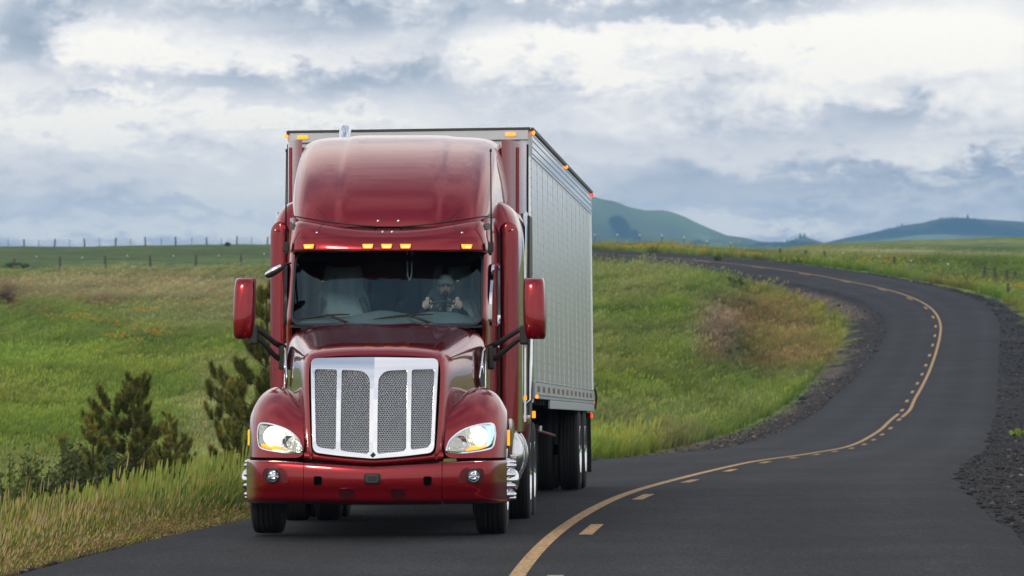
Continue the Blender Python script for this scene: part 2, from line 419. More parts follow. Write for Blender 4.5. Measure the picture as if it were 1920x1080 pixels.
def height(X, Y, detail=True):
    X = np.asarray(X, float).ravel(); Y = np.asarray(Y, float).ravel()
    d, o, j = nearest_road(X, Y); B = base_h(X, Y)
    if detail:
        amp = np.interp(Y, [0, 60, 150, 400, 900, 2000], [.12, .16, .28, .30, .28, .0])
        bank = np.exp(-(((960 + X / np.maximum(Y, 45) * F) - 1370) / 75) ** 2 - ((Y - 310) / 60) ** 2)
        B = B + bank * 2.2 * (fbm(X / 2.6, Y / 7, 77, 4) - .47)
        B = B + amp * (fbm(X / 9, Y / 14, 11, 4) - .47) + amp * .5 * (fbm(X / 2.2, Y / 3.5, 31, 2) - .37)
    hw = np.where(o > 0, HWR[j], HW[j])
    e = d - hw                                 # metres beyond the asphalt edge
    oo = np.clip(o, -6.5, 6.5)
    R = CL[j, 2] + BANK[j] * oo - .055 - .05 * np.clip(e, 0, 2.2) - .03 * (e > -.1)
    # gravel apron on the right of the near road
    wide = np.where((o > 0), np.interp(Y, [0, 50, 120, 200, 330, 420], [5, 5, 4.0, 1.6, 1.2, .6]), np.interp(Y, [0, 50, 120, 160, 350, 420], [.2, .2, .4, 1.1, 1.6, .5]))
    t = smooth((e - wide) / 7.0)
    if detail: R = R + np.where(e > .25, .05 * (fbm(X / .8, Y / .8, 3, 3) - .4), 0)
    return R * (1 - t) + B * t
def height1(x, y): return float(height([x], [y])[0])
def at(px, Y): return (px - 960) / F * Y       # X of a photo column at a distance

# ------------------------------------------------------------------ what grows where
GREEN = np.array((.132, .215, .032)); DRY = np.array((.285, .270, .135)); DARK = np.array((.060, .105, .022)); BROWN = np.array((.155, .100, .062))
RED = np.array((.215, .140, .065)); LIME = np.array((.205, .250, .042)); PALE = np.array((.25, .285, .115)); OLIVE = np.array((.13, .15, .045)); HILLG = np.array((.095, .145, .036))
PATCH = [  # px, py, half width, half height, colour, strength
    (250, 480, 700, 20, HILLG, 1.0), (250, 465, 700, 16, HILLG, 1.0), (60, 499, 60, 7, DARK, .8),
    (250, 540, 330, 30, DRY, .95), (420, 570, 160, 40, DRY, .6), (120, 545, 160, 20, DRY, .5), (330, 600, 200, 26, PALE, .6),
    (60, 610, 130, 22, DARK, .5), (100, 670, 200, 60, GREEN, .9), (250, 690, 120, 30, LIME, .4), (300, 660, 70, 22, DARK, .6), (390, 690, 60, 30, LIME, .5),
    (30, 750, 120, 40, LIME, .5), (200, 760, 120, 40, GREEN, .6), (400, 750, 60, 60, PALE, .55), (380, 830, 60, 60, PALE, .8), (420, 900, 60, 30, DRY, .4),
    (190, 571, 44, 9, BROWN, .9), (10, 560, 26, 24, BROWN, .9), (60, 590, 50, 8, BROWN, .5),
    (1200, 520, 120, 25, PALE, .45), (1180, 560, 60, 30, DRY, .4), (1230, 600, 120, 40, GREEN, .7), (1200, 700, 140, 60, LIME, .35), (1300, 780, 170, 40, PALE, .35),
    (1180, 640, 60, 50, DARK, .25), (1340, 700, 90, 30, DARK, .45), (1250, 860, 220, 14, LIME, .5), (1200, 840, 130, 10, RED, .35),
    (1345, 620, 52, 62, np.array((.27, .225, .155)), .95), (1385, 600, 22, 40, BROWN, .5), (1400, 660, 60, 34, DARK, .6), (1405, 600, 60, 30, RED, .55), (1330, 655, 30, 34, BROWN, .5),
    (1490, 580, 120, 40, np.array((.24, .175, .075)), .75), (1500, 640, 110, 44, np.array((.27, .22, .085)), .85), (1480, 680, 110, 24, np.array((.24, .17, .08)), .7), (1560, 600, 40, 60, LIME, .7),
    (1440, 520, 60, 12, RED, .4), (1470, 550, 60, 20, LIME, .5),
    (1740, 455, 260, 5, PALE, .8), (1700, 462, 260, 4, DARK, .5), (1650, 476, 200, 10, DRY, .9), (1860, 468, 90, 6, DARK, .8), (1860, 484, 130, 5, DRY, 1.0),
    (1800, 495, 160, 8, DARK, .6), (1850, 530, 130, 26, GREEN, .8), (1800, 535, 110, 7, RED, .5), (1760, 545, 90, 9, LIME, .8), (1890, 580, 60, 10, RED, .5), (1900, 600, 40, 30, LIME, .7),
    (1350, 463, 260, 7, np.array((.22, .21, .05)), .8), (1480, 475, 120, 6, OLIVE, .6), (1905, 808, 20, 9, LIME, 1.0)]
def paint(X, Y, Z, for_grass=False):
    X = np.asarray(X); n = X.size
    Ys = np.maximum(Y, 30.0); px = 960 + X / Ys * F; py = HY + (ZC - Z) / Ys * F
    n1 = fbm(X / 6, Y / 9, 41, 4); n2 = fbm(X / 1.3, Y / 2.0, 51, 3); n3 = fbm(X / 22, Y / 30, 61, 3)
    c = GREEN[None] * (1 - .0) + 0 * n1[:, None]
    w = smooth((n3 - .40) * 5)[:, None]; c = c * (1 - .5 * w) + PALE * .5 * w
    wx = px + (n1 - .47) * 60; wy = py + (n2 - .43) * 16 + (n1 - .47) * 18
    for (cx, cy, hw, hh, col, s) in PATCH:
        r = ((wx - cx) / hw) ** 2 + ((wy - cy) / hh) ** 2
        a = (s * np.exp(-(r ** 1.6)))[:, None] * (Y > 60)[:, None]
        c = c * (1 - a) + col * a
    d, o, j = nearest_road(X, Y); e = d - np.where(o > 0, HWR[j], HW[j])
    # verge: straw and reddish grass on the left near the truck
    a = (np.exp(-np.clip(e, 0, 99) / 2.0) * (Y < 110) * .55 * smooth((n2 - .3) * 4))[:, None]
    c = c * (1 - a) + RED * a
    c = c * (.40 + 1.2 * n1 + .7 * (n2 - .43))[:, None]
    k = smooth((n3 * .5 + n1 * .5 - .50) * 9)[:, None]; c = c * (1 - k * .38 * (Y > 60)[:, None])
    if not for_grass:
        gw = np.where(o > 0, np.interp(Y, [0, 50, 100, 150, 210, 300, 400, 430], [5.5, 5.5, 5.8, 5, 4.3, 2.4, .8, .2]),
                      np.interp(Y, [0, 50, 90, 130, 160, 250, 300, 380, 420, 440], [.25, .25, .25, .5, 1.8, 1.7, 2.3, 2.5, 1.6, .4]))
        gr = smooth((gw + (n2 - .4) * 2.2 + (n1 - .45) * 2 - e) / .5)[:, None]
        stone = np.array((.030, .030, .033)) * (0.7 + .8 * n2[:, None])
        brownish = smooth((n1 - .42) * 6)[:, None] * ((o < 0) & (Y > 120))[:, None] * .8 * smooth((e - .5) / 1.0)[:, None]
        stone = stone * (1 - brownish) + np.array((.15, .115, .092)) * brownish
        c = c * (1 - gr) + stone * gr
    return np.clip(c, .005, .6), e, o, j

# ------------------------------------------------------------------ ground sheet
def build_ground():
    ys = list(np.arange(-380, 30, 12.0)) + list(np.arange(30, 42, 1.0)); y = 42.0
    while y < 1150: ys.append(y); y *= 1.0052
    while y < 9300: ys.append(y); y *= 1.035
    ys = np.array(ys)
    t = np.linspace(-.118, .118, 420); X = []; nc = 14
    k = np.arange(1, nc + 1) / nc
    rows = []
    for yy in ys:
        W = max(yy, 0) + 62
        inner = t * W * .95; ext = inner[-1] + k**2.2 * (700 + .55 * max(yy, 0))
        rows.append(np.concatenate([-ext[::-1], inner, ext]))
    XX = np.array(rows); YY = np.repeat(ys[:, None], XX.shape[1], 1)
    ni, nj = XX.shape; Z = height(XX.ravel(), YY.ravel())
    V = np.stack([XX.ravel(), YY.ravel(), Z], 1)
    a = (np.arange(ni - 1)[:, None] * nj + np.arange(nj - 1)[None, :]).ravel()
    Fc = np.stack([a, a + 1, a + nj + 1, a + nj], 1)
    m = bpy.data.materials.new('ground_mat'); m.use_nodes = True; nt = m.node_tree; b = nt.nodes['Principled BSDF']
    b.inputs['Roughness'].default_value = .95; b.inputs['Specular IOR Level'].default_value = .15
    at_ = nt.nodes.new('ShaderNodeAttribute'); at_.attribute_name = 'tint'
    tc = nt.nodes.new('ShaderNodeTexCoord')
    def nz(sc, det=5):
        n_ = nt.nodes.new('ShaderNodeTexNoise'); n_.inputs['Scale'].default_value = sc; n_.inputs['Detail'].default_value = det
        n_.inputs['Roughness'].default_value = .65
        nt.links.new(tc.outputs['Object'], n_.inputs['Vector']); return n_.outputs[0]
    a1, a2 = nz(.9), nz(9.0)
    mr = nt.nodes.new('ShaderNodeMapRange'); mr.inputs[1].default_value = .3; mr.inputs[2].default_value = .7; mr.inputs[3].default_value = .62; mr.inputs[4].default_value = 1.35
    nt.links.new(a1, mr.inputs[0])
    mr2 = nt.nodes.new('ShaderNodeMapRange'); mr2.inputs[1].default_value = .3; mr2.inputs[2].default_value = .7; mr2.inputs[3].default_value = .7; mr2.inputs[4].default_value = 1.3
    nt.links.new(a2, mr2.inputs[0])
    mm = nt.nodes.new('ShaderNodeMath'); mm.operation = 'MULTIPLY'; nt.links.new(mr.outputs[0], mm.inputs[0]); nt.links.new(mr2.outputs[0], mm.inputs[1])
    vm = nt.nodes.new('ShaderNodeVectorMath'); vm.operation = 'SCALE'; nt.links.new(at_.outputs['Color'], vm.inputs[0]); nt.links.new(mm.outputs[0], vm.inputs['Scale'])
    nt.links.new(vm.outputs[0], b.inputs['Base Color'])
    bp = nt.nodes.new('ShaderNodeBump'); bp.inputs['Strength'].default_value = .7; bp.inputs['Distance'].default_value = .06
    nt.links.new(a2, bp.inputs['Height']); nt.links.new(bp.outputs[0], b.inputs['Normal'])
    o = np_mesh('ground', V, Fc, 4, m, None, True); o['kind'] = 'structure'
    c, e, oo, j = paint(V[:, 0], V[:, 1], Z); set_color_attr(o.data, 'tint', c)
    return o
ground = build_ground()

# ------------------------------------------------------------------ road surface and markings
def road_z(j, off): return CL[j, 2] + BANK[j] * off
def build_road():
    sel = np.arange(len(CL)); n = len(sel); nc = 25
    s = np.linspace(-1, 1, nc); V = []
    rag = (vnoise(np.arange(n) * .9, np.zeros(n), 71) - .5) * .16 + (vnoise(np.arange(n) * 3.1, np.zeros(n), 73) - .5) * .10
    for q, i in enumerate(sel):
        for k in s:
            off = k * (HWR[i] if k > 0 else HW[i])
            if abs(k) > .99: off += rag[q] * np.sign(k)
            zz = road_z(i, off) - (.0 if abs(k) < .93 else .012 if abs(k) < .99 else .07)
            V.append((CL[i, 0] + CLN[i, 0] * off, CL[i, 1] + CLN[i, 1] * off, zz))
    V = np.array(V); a = (np.arange(n - 1)[:, None] * nc + np.arange(nc - 1)[None]).ravel()
    Fc = np.stack([a, a + 1, a + nc + 1, a + nc], 1)
    m = bpy.data.materials.new('asphalt_mat'); m.use_nodes = True; nt = m.node_tree; b = nt.nodes['Principled BSDF']
    tc = nt.nodes.new('ShaderNodeTexCoord')
    def nz(sc, det, sy=1.0, rough=.6):
        mp = nt.nodes.new('ShaderNodeMapping'); mp.inputs['Scale'].default_value = (1, sy, 1)
        n_ = nt.nodes.new('ShaderNodeTexNoise'); n_.inputs['Scale'].default_value = sc; n_.inputs['Detail'].default_value = det; n_.inputs['Roughness'].default_value = rough
        nt.links.new(tc.outputs['Object'], mp.inputs[0]); nt.links.new(mp.outputs[0], n_.inputs['Vector']); return n_.outputs[0]
    fine, mid, big = nz(42, 5, .16, .75), nz(.35, 5), nz(.06, 3)
    streak = nz(6.0, 5, .10)
    uvw = nt.nodes.new('ShaderNodeAttribute'); uvw.attribute_name = 'lane'
    cr = nt.nodes.new('ShaderNodeValToRGB'); el = cr.color_ramp.elements
    el[0].position = .36; el[0].color = (.004, .0046, .0060, 1); el[1].position = .66; el[1].color = (.042, .046, .055, 1)
    nt.links.new(fine, cr.inputs[0])
    def rng_(src, lo, hi, a=.3, c=.7):
        r = nt.nodes.new('ShaderNodeMapRange'); r.inputs[1].default_value = a; r.inputs[2].default_value = c
        r.inputs[3].default_value = lo; r.inputs[4].default_value = hi; nt.links.new(src, r.inputs[0]); return r.outputs[0]
    def mul(x, y):
        q = nt.nodes.new('ShaderNodeMath'); q.operation = 'MULTIPLY'; nt.links.new(x, q.inputs[0]); nt.links.new(y, q.inputs[1]); return q.outputs[0]
    k = mul(mul(mul(rng_(mid, .70, 1.30), rng_(big, .74, 1.26)), uvw.outputs['Fac']), rng_(streak, .82, 1.18))
    vm = nt.nodes.new('ShaderNodeVectorMath'); vm.operation = 'SCALE'; nt.links.new(cr.outputs[0], vm.inputs[0]); nt.links.new(k, vm.inputs['Scale'])
    nt.links.new(vm.outputs[0], b.inputs['Base Color'])
    b.inputs['Roughness'].default_value = .85; b.inputs['Specular IOR Level'].default_value = .18
    bp = nt.nodes.new('ShaderNodeBump'); bp.inputs['Strength'].default_value = .55; bp.inputs['Distance'].default_value = .012
    nt.links.new(fine, bp.inputs['Height']); nt.links.new(bp.outputs[0], b.inputs['Normal'])
    o = np_mesh('road', V, Fc, 4, m, None, True); o['kind'] = 'structure'
    sarr = np.tile(s, n) * 3.75
    wheel = np.exp(-((np.abs(sarr) - 1.0) / .38) ** 2) + np.exp(-((np.abs(sarr) - 2.8) / .38) ** 2)     # polished wheel tracks
    a = o.data.attributes.new('lane', 'FLOAT', 'POINT'); a.data.foreach_set('value', (.90 + .34 * wheel).astype(np.float32))
    # paint
    pm = bpy.data.materials.new('road_paint'); pm.use_nodes = True; nt = pm.node_tree; b = nt.nodes['Principled BSDF']
    tc = nt.nodes.new('ShaderNodeTexCoord'); n_ = nt.nodes.new('ShaderNodeTexNoise'); n_.inputs['Scale'].default_value = 22; n_.inputs['Detail'].default_value = 7; n_.inputs['Roughness'].default_value = .7
    nt.links.new(tc.outputs['Object'], n_.inputs['Vector']); cr = nt.nodes.new('ShaderNodeValToRGB'); el = cr.color_ramp.elements
    el[0].position = .40; el[0].color = (.13, .09, .055, 1); el[1].position = .55; el[1].color = (.66, .40, .17, 1)
    nt.links.new(n_.outputs[0], cr.inputs[0]); nt.links.new(cr.outputs[0], b.inputs['Base Color']); b.inputs['Roughness'].default_value = .8
    arc = np.concatenate([[0], np.cumsum(np.linalg.norm(np.diff(CL[:, :2], axis=0), axis=1))])
    def at_arc(s):
        return np.array([np.interp(s, arc, CL[:, k]) for k in range(3)] + [np.interp(s, arc, CLN[:, 0]), np.interp(s, arc, CLN[:, 1]), np.interp(s, arc, BANK)])
    def strip(s0, s1, off, w, name, parent, step=1.0):
        v = []; ss = np.linspace(s0, s1, max(2, int((s1 - s0) / step) + 1))
        for q in ss:
            p = at_arc(q); ww = w / 2
            for oo in (off - ww, off + ww): v.append((p[0] + p[3] * oo, p[1] + p[4] * oo, p[2] + p[5] * oo + .004 + 2.5e-5 * max(p[1] - 60, 0)))
        f = [(2 * i, 2 * i + 1, 2 * i + 3, 2 * i + 2) for i in range(len(ss) - 1)]
        return pyd(name, v, f, pm, parent)
    # arc position of each photographed dash
    _, _, jj = nearest_road([d[0] for d in DASH], [d[1] for d in DASH]); sd = arc[jj]
    cross = .5 * (sd[13] + sd[14])
    strip(20, cross + 1.5, -.15, .13, 'centre_line', o); strip(cross - 3.0, arc[-1] - 2, .15, .13, 'centre_line', o)
    s = sd[0]; ds = []
    k = s
    while k > 12.2 * 30: k -= 12.2; ds.append((k, .15))
    ds += [(q, .15) for q in sd[:14]] + [(q, -.15) for q in sd[14:]]
    for q, off in ds:
        strip(q - 1.5, q + 1.5, off, .13, 'lane_dash', o, 1.0)
    return o
road = build_road()

# ------------------------------------------------------------------ distant hills
def build_hills():
    m = bpy.data.materials.new('hill_mat'); m.use_nodes = True; nt = m.node_tree; b = nt.nodes['Principled BSDF']
    b.inputs['Roughness'].default_value = .95; b.inputs['Specular IOR Level'].default_value = .1
    at_ = nt.nodes.new('ShaderNodeAttribute'); at_.attribute_name = 'tint'; nt.links.new(at_.outputs['Color'], b.inputs['Base Color'])
    tm = mat('far_conifer', (.018, .04, .025), rough=.95, spec=.1)
    def hill(name, D, prof, depth, seed, forests, base=-6, trees=()):
        px = np.arange(prof[0][0], prof[-1][0] + 1, 4.0); top = np.interp(px, [p[0] for p in prof], [p[1] for p in prof])
        kern = np.hanning(9); kern /= kern.sum(); top = np.convolve(np.pad(top, 4, 'edge'), kern, 'valid')
        nr = 60; V = []; C = []; scale = F / D
        for r in range(nr + 18):
            q = r / nr
            Y = D - depth * (1 - q) if q <= 1 else D + depth * (q - 1) * 1.5
            Xr = (px - 960) / F * D
            H = ZC + (HY - top) / F * D
            prof_ = np.sin(np.clip(q, 0, 1) * math.pi / 2) ** 1.15 if q <= 1 else 1 - .8 * (q - 1) ** 1.3
            # spurs and gullies running down the slope
            sp = fbm(Xr / 240 + q * 1.4, np.full_like(Xr, q * 1.6), seed, 4) - .47
            sp2 = fbm(Xr / 70 + q * 1.0, np.full_like(Xr, q * 2.6), seed + 9, 3) - .43
            env = 4 * max(0, q) * (1 - q) if q < 1 else 0
            Z = base + (H - base) * prof_ * (1 + 1.5 * env * sp + .4 * env * sp2)
            for i in range(len(px)): V.append((Xr[i], Y, Z[i]))
            ppx = 960 + Xr / Y * F; ppy = HY - (Z - ZC) / Y * F
            col = np.array((.115, .160, .085))[None] * np.clip(1.15 + 3.2 * sp[:, None] + 1.8 * sp2[:, None], .25, 2.2)  # spurs lighter, gullies darker: slope shading put into the colour
            wv = sp2 * 60 + sp * 50
            for (cx, cy, hw, hh, s) in forests:
                rr = ((ppx + wv - cx) / hw) ** 2 + ((ppy + wv * .35 - cy) / hh) ** 2
                a = (s * smooth((1.25 - rr) / .35))[:, None]; col = col * (1 - a) + np.array((.018, .040, .024)) * a
            C.append(col)
        n = len(px); R = nr + 18
        a = (np.arange(R - 1)[:, None] * n + np.arange(n - 1)[None]).ravel()
        o = np_mesh(name, np.array(V), np.stack([a, a + 1, a + n + 1, a + n], 1), 4, m, None, True); o['kind'] = 'structure'
        set_color_attr(o.data, 'tint', np.concatenate(C))
        # conifers standing on it
        Vn = np.array(V).reshape(R, n, 3); mb = MB(); rr_ = random.Random(seed)
        def cone(x, y, z, h):
            r = h * rr_.uniform(.22, .34)
            for kk in range(2):
                z0 = z - .6 + h * kk * .35; r0 = r * (1 - .35 * kk); b0 = len(mb.v)
                for a_ in range(6):
                    t = a_ * math.pi / 3 + kk; mb.v.append((x + r0 * math.cos(t), y + r0 * math.sin(t), z0))
                mb.v.append((x, y, z0 + h * (.75 if kk == 0 else .65)))
                for a_ in range(6): mb.f.append((b0 + a_, b0 + (a_ + 1) % 6, b0 + 6))
        for (cx, cy, hw, hh, s) in forests:
            cnt = int(hw * hh * .9 * s)
            for _ in range(cnt):
                i = rr_.randrange(n); r = rr_.randrange(int(nr * .2), nr)
                p = Vn[r, i]; ppx = 960 + p[0] / p[1] * F; ppy = HY - (p[2] - ZC) / p[1] * F
                if ((ppx - cx) / hw) ** 2 + ((ppy - cy) / hh) ** 2 < 1.1: cone(p[0] + rr_.uniform(-2, 2), p[1], p[2], rr_.uniform(2.2, 4.2) * 8000 / D * D / 8000)
        for (tx, th) in trees:
            i = int(np.argmin(abs(px - tx))); p = Vn[nr, i]; cone(p[0], p[1] - 3, p[2] - .5, th / F * D)
        if mb.f:
            f = mb.build('hillside_conifers', tm, None, False); f['kind'] = 'stuff'
            f['label'] = 'dark conifer woods far away on the blue ' + ('hill right' if D < 8000 else 'ridge') + ' beyond the fields'
        return o
    r1 = [(700, 462), (800, 440), (900, 405), (980, 378), (1040, 370), (1114, 380), (1140, 386), (1165, 397), (1200, 404), (1235, 406), (1250, 411), (1275, 421), (1300, 430), (1335, 441),
          (1375, 446), (1400, 452), (1430, 456), (1445, 453), (1465, 457), (1500, 460), (1560, 468)]
    hill('hill', 8000, r1, 1500, 3, [(1158, 424, 17, 19, 1), (1182, 438, 10, 10, 1), (1210, 455, 22, 6, 1), (1190, 457, 26, 5, .9), (1310, 457, 20, 5, .9), (1380, 458, 60, 3, .6), (1440, 457, 40, 4, .9)],
         trees=[(1436, 5), (1442, 4), (1452, 4), (1330, 3)])
    r2 = [(1400, 466), (1445, 460), (1470, 455), (1490, 449), (1505, 446), (1515, 445), (1530, 451), (1560, 459), (1600, 468)]
    hill('hill', 7200, r2, 700, 13, [(1490, 455, 30, 5, 1), (1470, 458, 30, 4, 1)], trees=[(1478, 8), (1492, 7), (1500, 13), (1503, 8), (1508, 12), (1512, 7), (1486, 5), (1464, 5)])
    r3 = [(1490, 470), (1540, 463), (1565, 458), (1600, 444), (1640, 436), (1665, 430), (1690, 424), (1710, 420), (1740, 417), (1765, 409), (1800, 408), (1830, 410), (1880, 413), (1920, 416), (2050, 425), (2200, 438), (2400, 455), (2600, 470)]
    hill('hill', 9000, r3, 1700, 23, [(1790, 420, 50, 14, 1), (1690, 435, 60, 6, .8), (1760, 432, 60, 10, .7), (1850, 430, 50, 12, .8), (1900, 436, 60, 10, .8), (1620, 447, 40, 5, .8), (1665, 431, 14, 5, 1)],
         trees=[(1625, 4), (1660, 6), (1668, 6), (1672, 5), (1684, 7), (1692, 9), (1694, 6), (1743, 6), (1746, 5), (1762, 6), (1768, 7), (1774, 5), (1786, 6), (1796, 6), (1813, 10), (1828, 5), (1600, 3), (1640, 3)])
build_hills()

# ------------------------------------------------------------------ air
def build_haze():
    mb = MB(); mb.box(-9000, 9000, -420, 10500, -14, 104)
    m = bpy.data.materials.new('haze_mat'); m.use_nodes = True; nt = m.node_tree
    for n in list(nt.nodes):
        if n.type != 'OUTPUT_MATERIAL': nt.nodes.remove(n)
    pv = nt.nodes.new('ShaderNodeVolumePrincipled'); pv.inputs['Color'].default_value = (.27, .60, 1.0, 1); pv.inputs['Density'].default_value = .92e-4
    pv.inputs['Anisotropy'].default_value = 0.0
    nt.links.new(pv.outputs[0], nt.nodes['Material Output'].inputs['Volume'])
    o = mb.build('haze', m); o['kind'] = 'stuff'
build_haze()
# ------------------------------------------------------------------ grass (instanced clumps, one object per kind of cover)
grass_mat = tint_material('grass_blades')
def clump_mesh(name, n, h, w, spread, lean, seed, heads=0.0, segs=3, wind=.18, droop=.3):
    r = random.Random(seed); V = []; Fs = []; S = []
    for i in range(n):
        a = r.uniform(0, 2 * math.pi); d = spread * math.sqrt(r.random()); x, y = d * math.cos(a), d * math.sin(a)
        hh = h * r.uniform(.55, 1.1); la = a + r.uniform(-.8, .8); ll = lean * r.uniform(.2, 1.0) * hh
        dx, dy = math.cos(la) * ll + wind * hh * .9, math.sin(la) * ll
        fa = r.uniform(0, math.pi); ww = w * r.uniform(.7, 1.3); fx, fy = math.cos(fa) * ww / 2, math.sin(fa) * ww / 2
        g_ = r.uniform(.72, 1.2); b0 = len(V)
        for s in range(segs):
            t = s / segs; q = t * t
            cx, cy, cz = x + dx * q, y + dy * q, hh * (t - droop * q * t * ll / max(hh, .01))
            k = 1 - .55 * t
            V += [(cx - fx * k, cy - fy * k, cz), (cx + fx * k, cy + fy * k, cz)]
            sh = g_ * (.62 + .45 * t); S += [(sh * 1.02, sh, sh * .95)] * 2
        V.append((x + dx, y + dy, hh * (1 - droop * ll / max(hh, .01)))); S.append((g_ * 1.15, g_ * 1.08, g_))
        for s in range(segs - 1):
            Fs.append((b0 + 2 * s, b0 + 2 * s + 1, b0 + 2 * s + 3, b0 + 2 * s + 2))
        Fs.append((b0 + 2 * (segs - 1), b0 + 2 * (segs - 1) + 1, b0 + 2 * segs))
        if r.random() < heads:                       # feathery seed head
            tx, ty, tz = V[-1]; L = hh * r.uniform(.18, .28); b1 = len(V); hw_ = r.uniform(.006, .013)
            for k in range(5):
                t = k / 4; q = (t - .5); ox = wind * L * t * 1.2
                wd = hw_ * (1 - abs(q) * 1.4); V += [(tx + ox - wd, ty, tz + L * t), (tx + ox + wd, ty + wd * .5, tz + L * t)]
                S += [(1.6, 1.35, 1.5)] * 2
            for k in range(4): Fs.append((b1 + 2 * k, b1 + 2 * k + 1, b1 + 2 * k + 3, b1 + 2 * k + 2))
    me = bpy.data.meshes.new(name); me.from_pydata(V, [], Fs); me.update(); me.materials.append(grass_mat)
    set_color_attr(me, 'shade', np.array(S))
    return bpy.data.objects.new(name, me)      # kept out of the scene: only its instances render

def scatter(name, pts, rot, scl, tint, variants, mesh_mat=None, zs=None):
    """one object of kind stuff whose points carry clumps"""
    me = bpy.data.meshes.new(name); me.vertices.add(len(pts)); me.vertices.foreach_set('co', np.asarray(pts, np.float32).ravel())
    def attr(nm, tp, arr, key):
        a = me.attributes.new(nm, tp, 'POINT'); a.data.foreach_set(key, np.asarray(arr, np.float32).ravel())
    c4 = np.ones((len(pts), 4), np.float32); c4[:, :3] = tint
    attr('tint', 'FLOAT_COLOR', c4, 'color'); attr('rz', 'FLOAT', rot, 'value')
    sv = np.stack([scl, scl, scl if zs is None else zs], 1); attr('sc', 'FLOAT_VECTOR', sv, 'vector')
    a = me.attributes.new('vi', 'INT', 'POINT'); a.data.foreach_set('value', rng.integers(0, len(variants), len(pts)).astype(np.int32))
    me.update(); o = bpy.data.objects.new(name, me); COL.objects.link(o)
    ng = bpy.data.node_groups.new(name + '_nodes', 'GeometryNodeTree')
    ng.interface.new_socket('Geometry', in_out='INPUT', socket_type='NodeSocketGeometry'); ng.interface.new_socket('Geometry', in_out='OUTPUT', socket_type='NodeSocketGeometry')
    N = ng.nodes; L = ng.links; gi = N.new('NodeGroupInput'); go = N.new('NodeGroupOutput')
    def na(nm, t):
        n = N.new('GeometryNodeInputNamedAttribute'); n.data_type = t; n.inputs[0].default_value = nm
        return [q for q in n.outputs if q.enabled][0]
    rot_ = N.new('ShaderNodeCombineXYZ'); L.new(na('rz', 'FLOAT'), rot_.inputs[2])
    join = N.new('GeometryNodeJoinGeometry'); vi = na('vi', 'INT'); sc = na('sc', 'FLOAT_VECTOR')
    for k, vo in enumerate(variants):
        iop = N.new('GeometryNodeInstanceOnPoints'); oi = N.new('GeometryNodeObjectInfo'); oi.inputs[0].default_value = vo; oi.inputs['As Instance'].default_value = True
        cmp = N.new('FunctionNodeCompare'); cmp.data_type = 'INT'; cmp.operation = 'EQUAL'
        ins = [q for q in cmp.inputs if q.enabled]; L.new(vi, ins[0]); ins[1].default_value = k
        L.new(gi.outputs[0], iop.inputs['Points']); L.new(oi.outputs['Geometry'], iop.inputs['Instance']); L.new(cmp.outputs[0], iop.inputs['Selection'])
        L.new(rot_.outputs[0], iop.inputs['Rotation']); L.new(sc, iop.inputs['Scale']); L.new(iop.outputs[0], join.inputs[0])
    L.new(join.outputs[0], go.inputs[0])
    md = o.modifiers.new('clumps', 'NODES'); md.node_group = ng
    return o

def field_grass():
    V = [clump_mesh('meadow_clump', 20, .34, .022, .22, .7, s, heads=.0) for s in (1, 2, 3)] + [clump_mesh('meadow_clump', 16, .42, .018, .2, .6, 4, heads=.25)]
    n = 150000
    Y = 58 * np.exp(rng.random(n) ** .80 * math.log(560 / 58)); px = rng.uniform(-160, 2080, n); X = (px - 960) / F * Y
    c, e, o, j = paint(X, Y, height(X, Y, False), True)
    gw = np.where(o > 0, np.interp(Y, [0, 50, 100, 150, 210, 300, 400, 430], [5.5, 5.5, 5.8, 5, 4.3, 2.4, .8, .2]), np.interp(Y, [0, 50, 130, 160, 250, 300, 380, 420, 440], [.25, .25, .5, 1.8, 1.7, 2.3, 2.5, 1.6, .4]))
    keep = (e > gw + .15 + rng.random(n) * .5)
    X, Y, c, e = X[keep], Y[keep], c[keep], e[keep]; Z = height(X, Y)
    hn = fbm(X / 4, Y / 6, 91, 3); s = (.55 + 1.1 * hn) * np.interp(Y, [58, 120, 300, 560], [.8, 1.0, 1.35, 1.5]) * rng.uniform(.7, 1.25, X.size)
    tall = np.exp(-np.clip(e - 1.5, 0, 99) / 2.0) * .55; zs = s * (1 + tall)
    bri = rng.uniform(.82, 1.28, X.size)[:, None]; hue = rng.normal(0, .10, X.size)
    c = c * bri; c[:, 0] *= 1 + hue; c[:, 2] *= 1 - hue
    c = c * 1.22
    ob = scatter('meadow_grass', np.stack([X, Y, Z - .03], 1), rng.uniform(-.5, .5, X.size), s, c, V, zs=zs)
    tag(ob, 'rough green and straw coloured meadow grass covering the valley beside the road', kind='stuff')

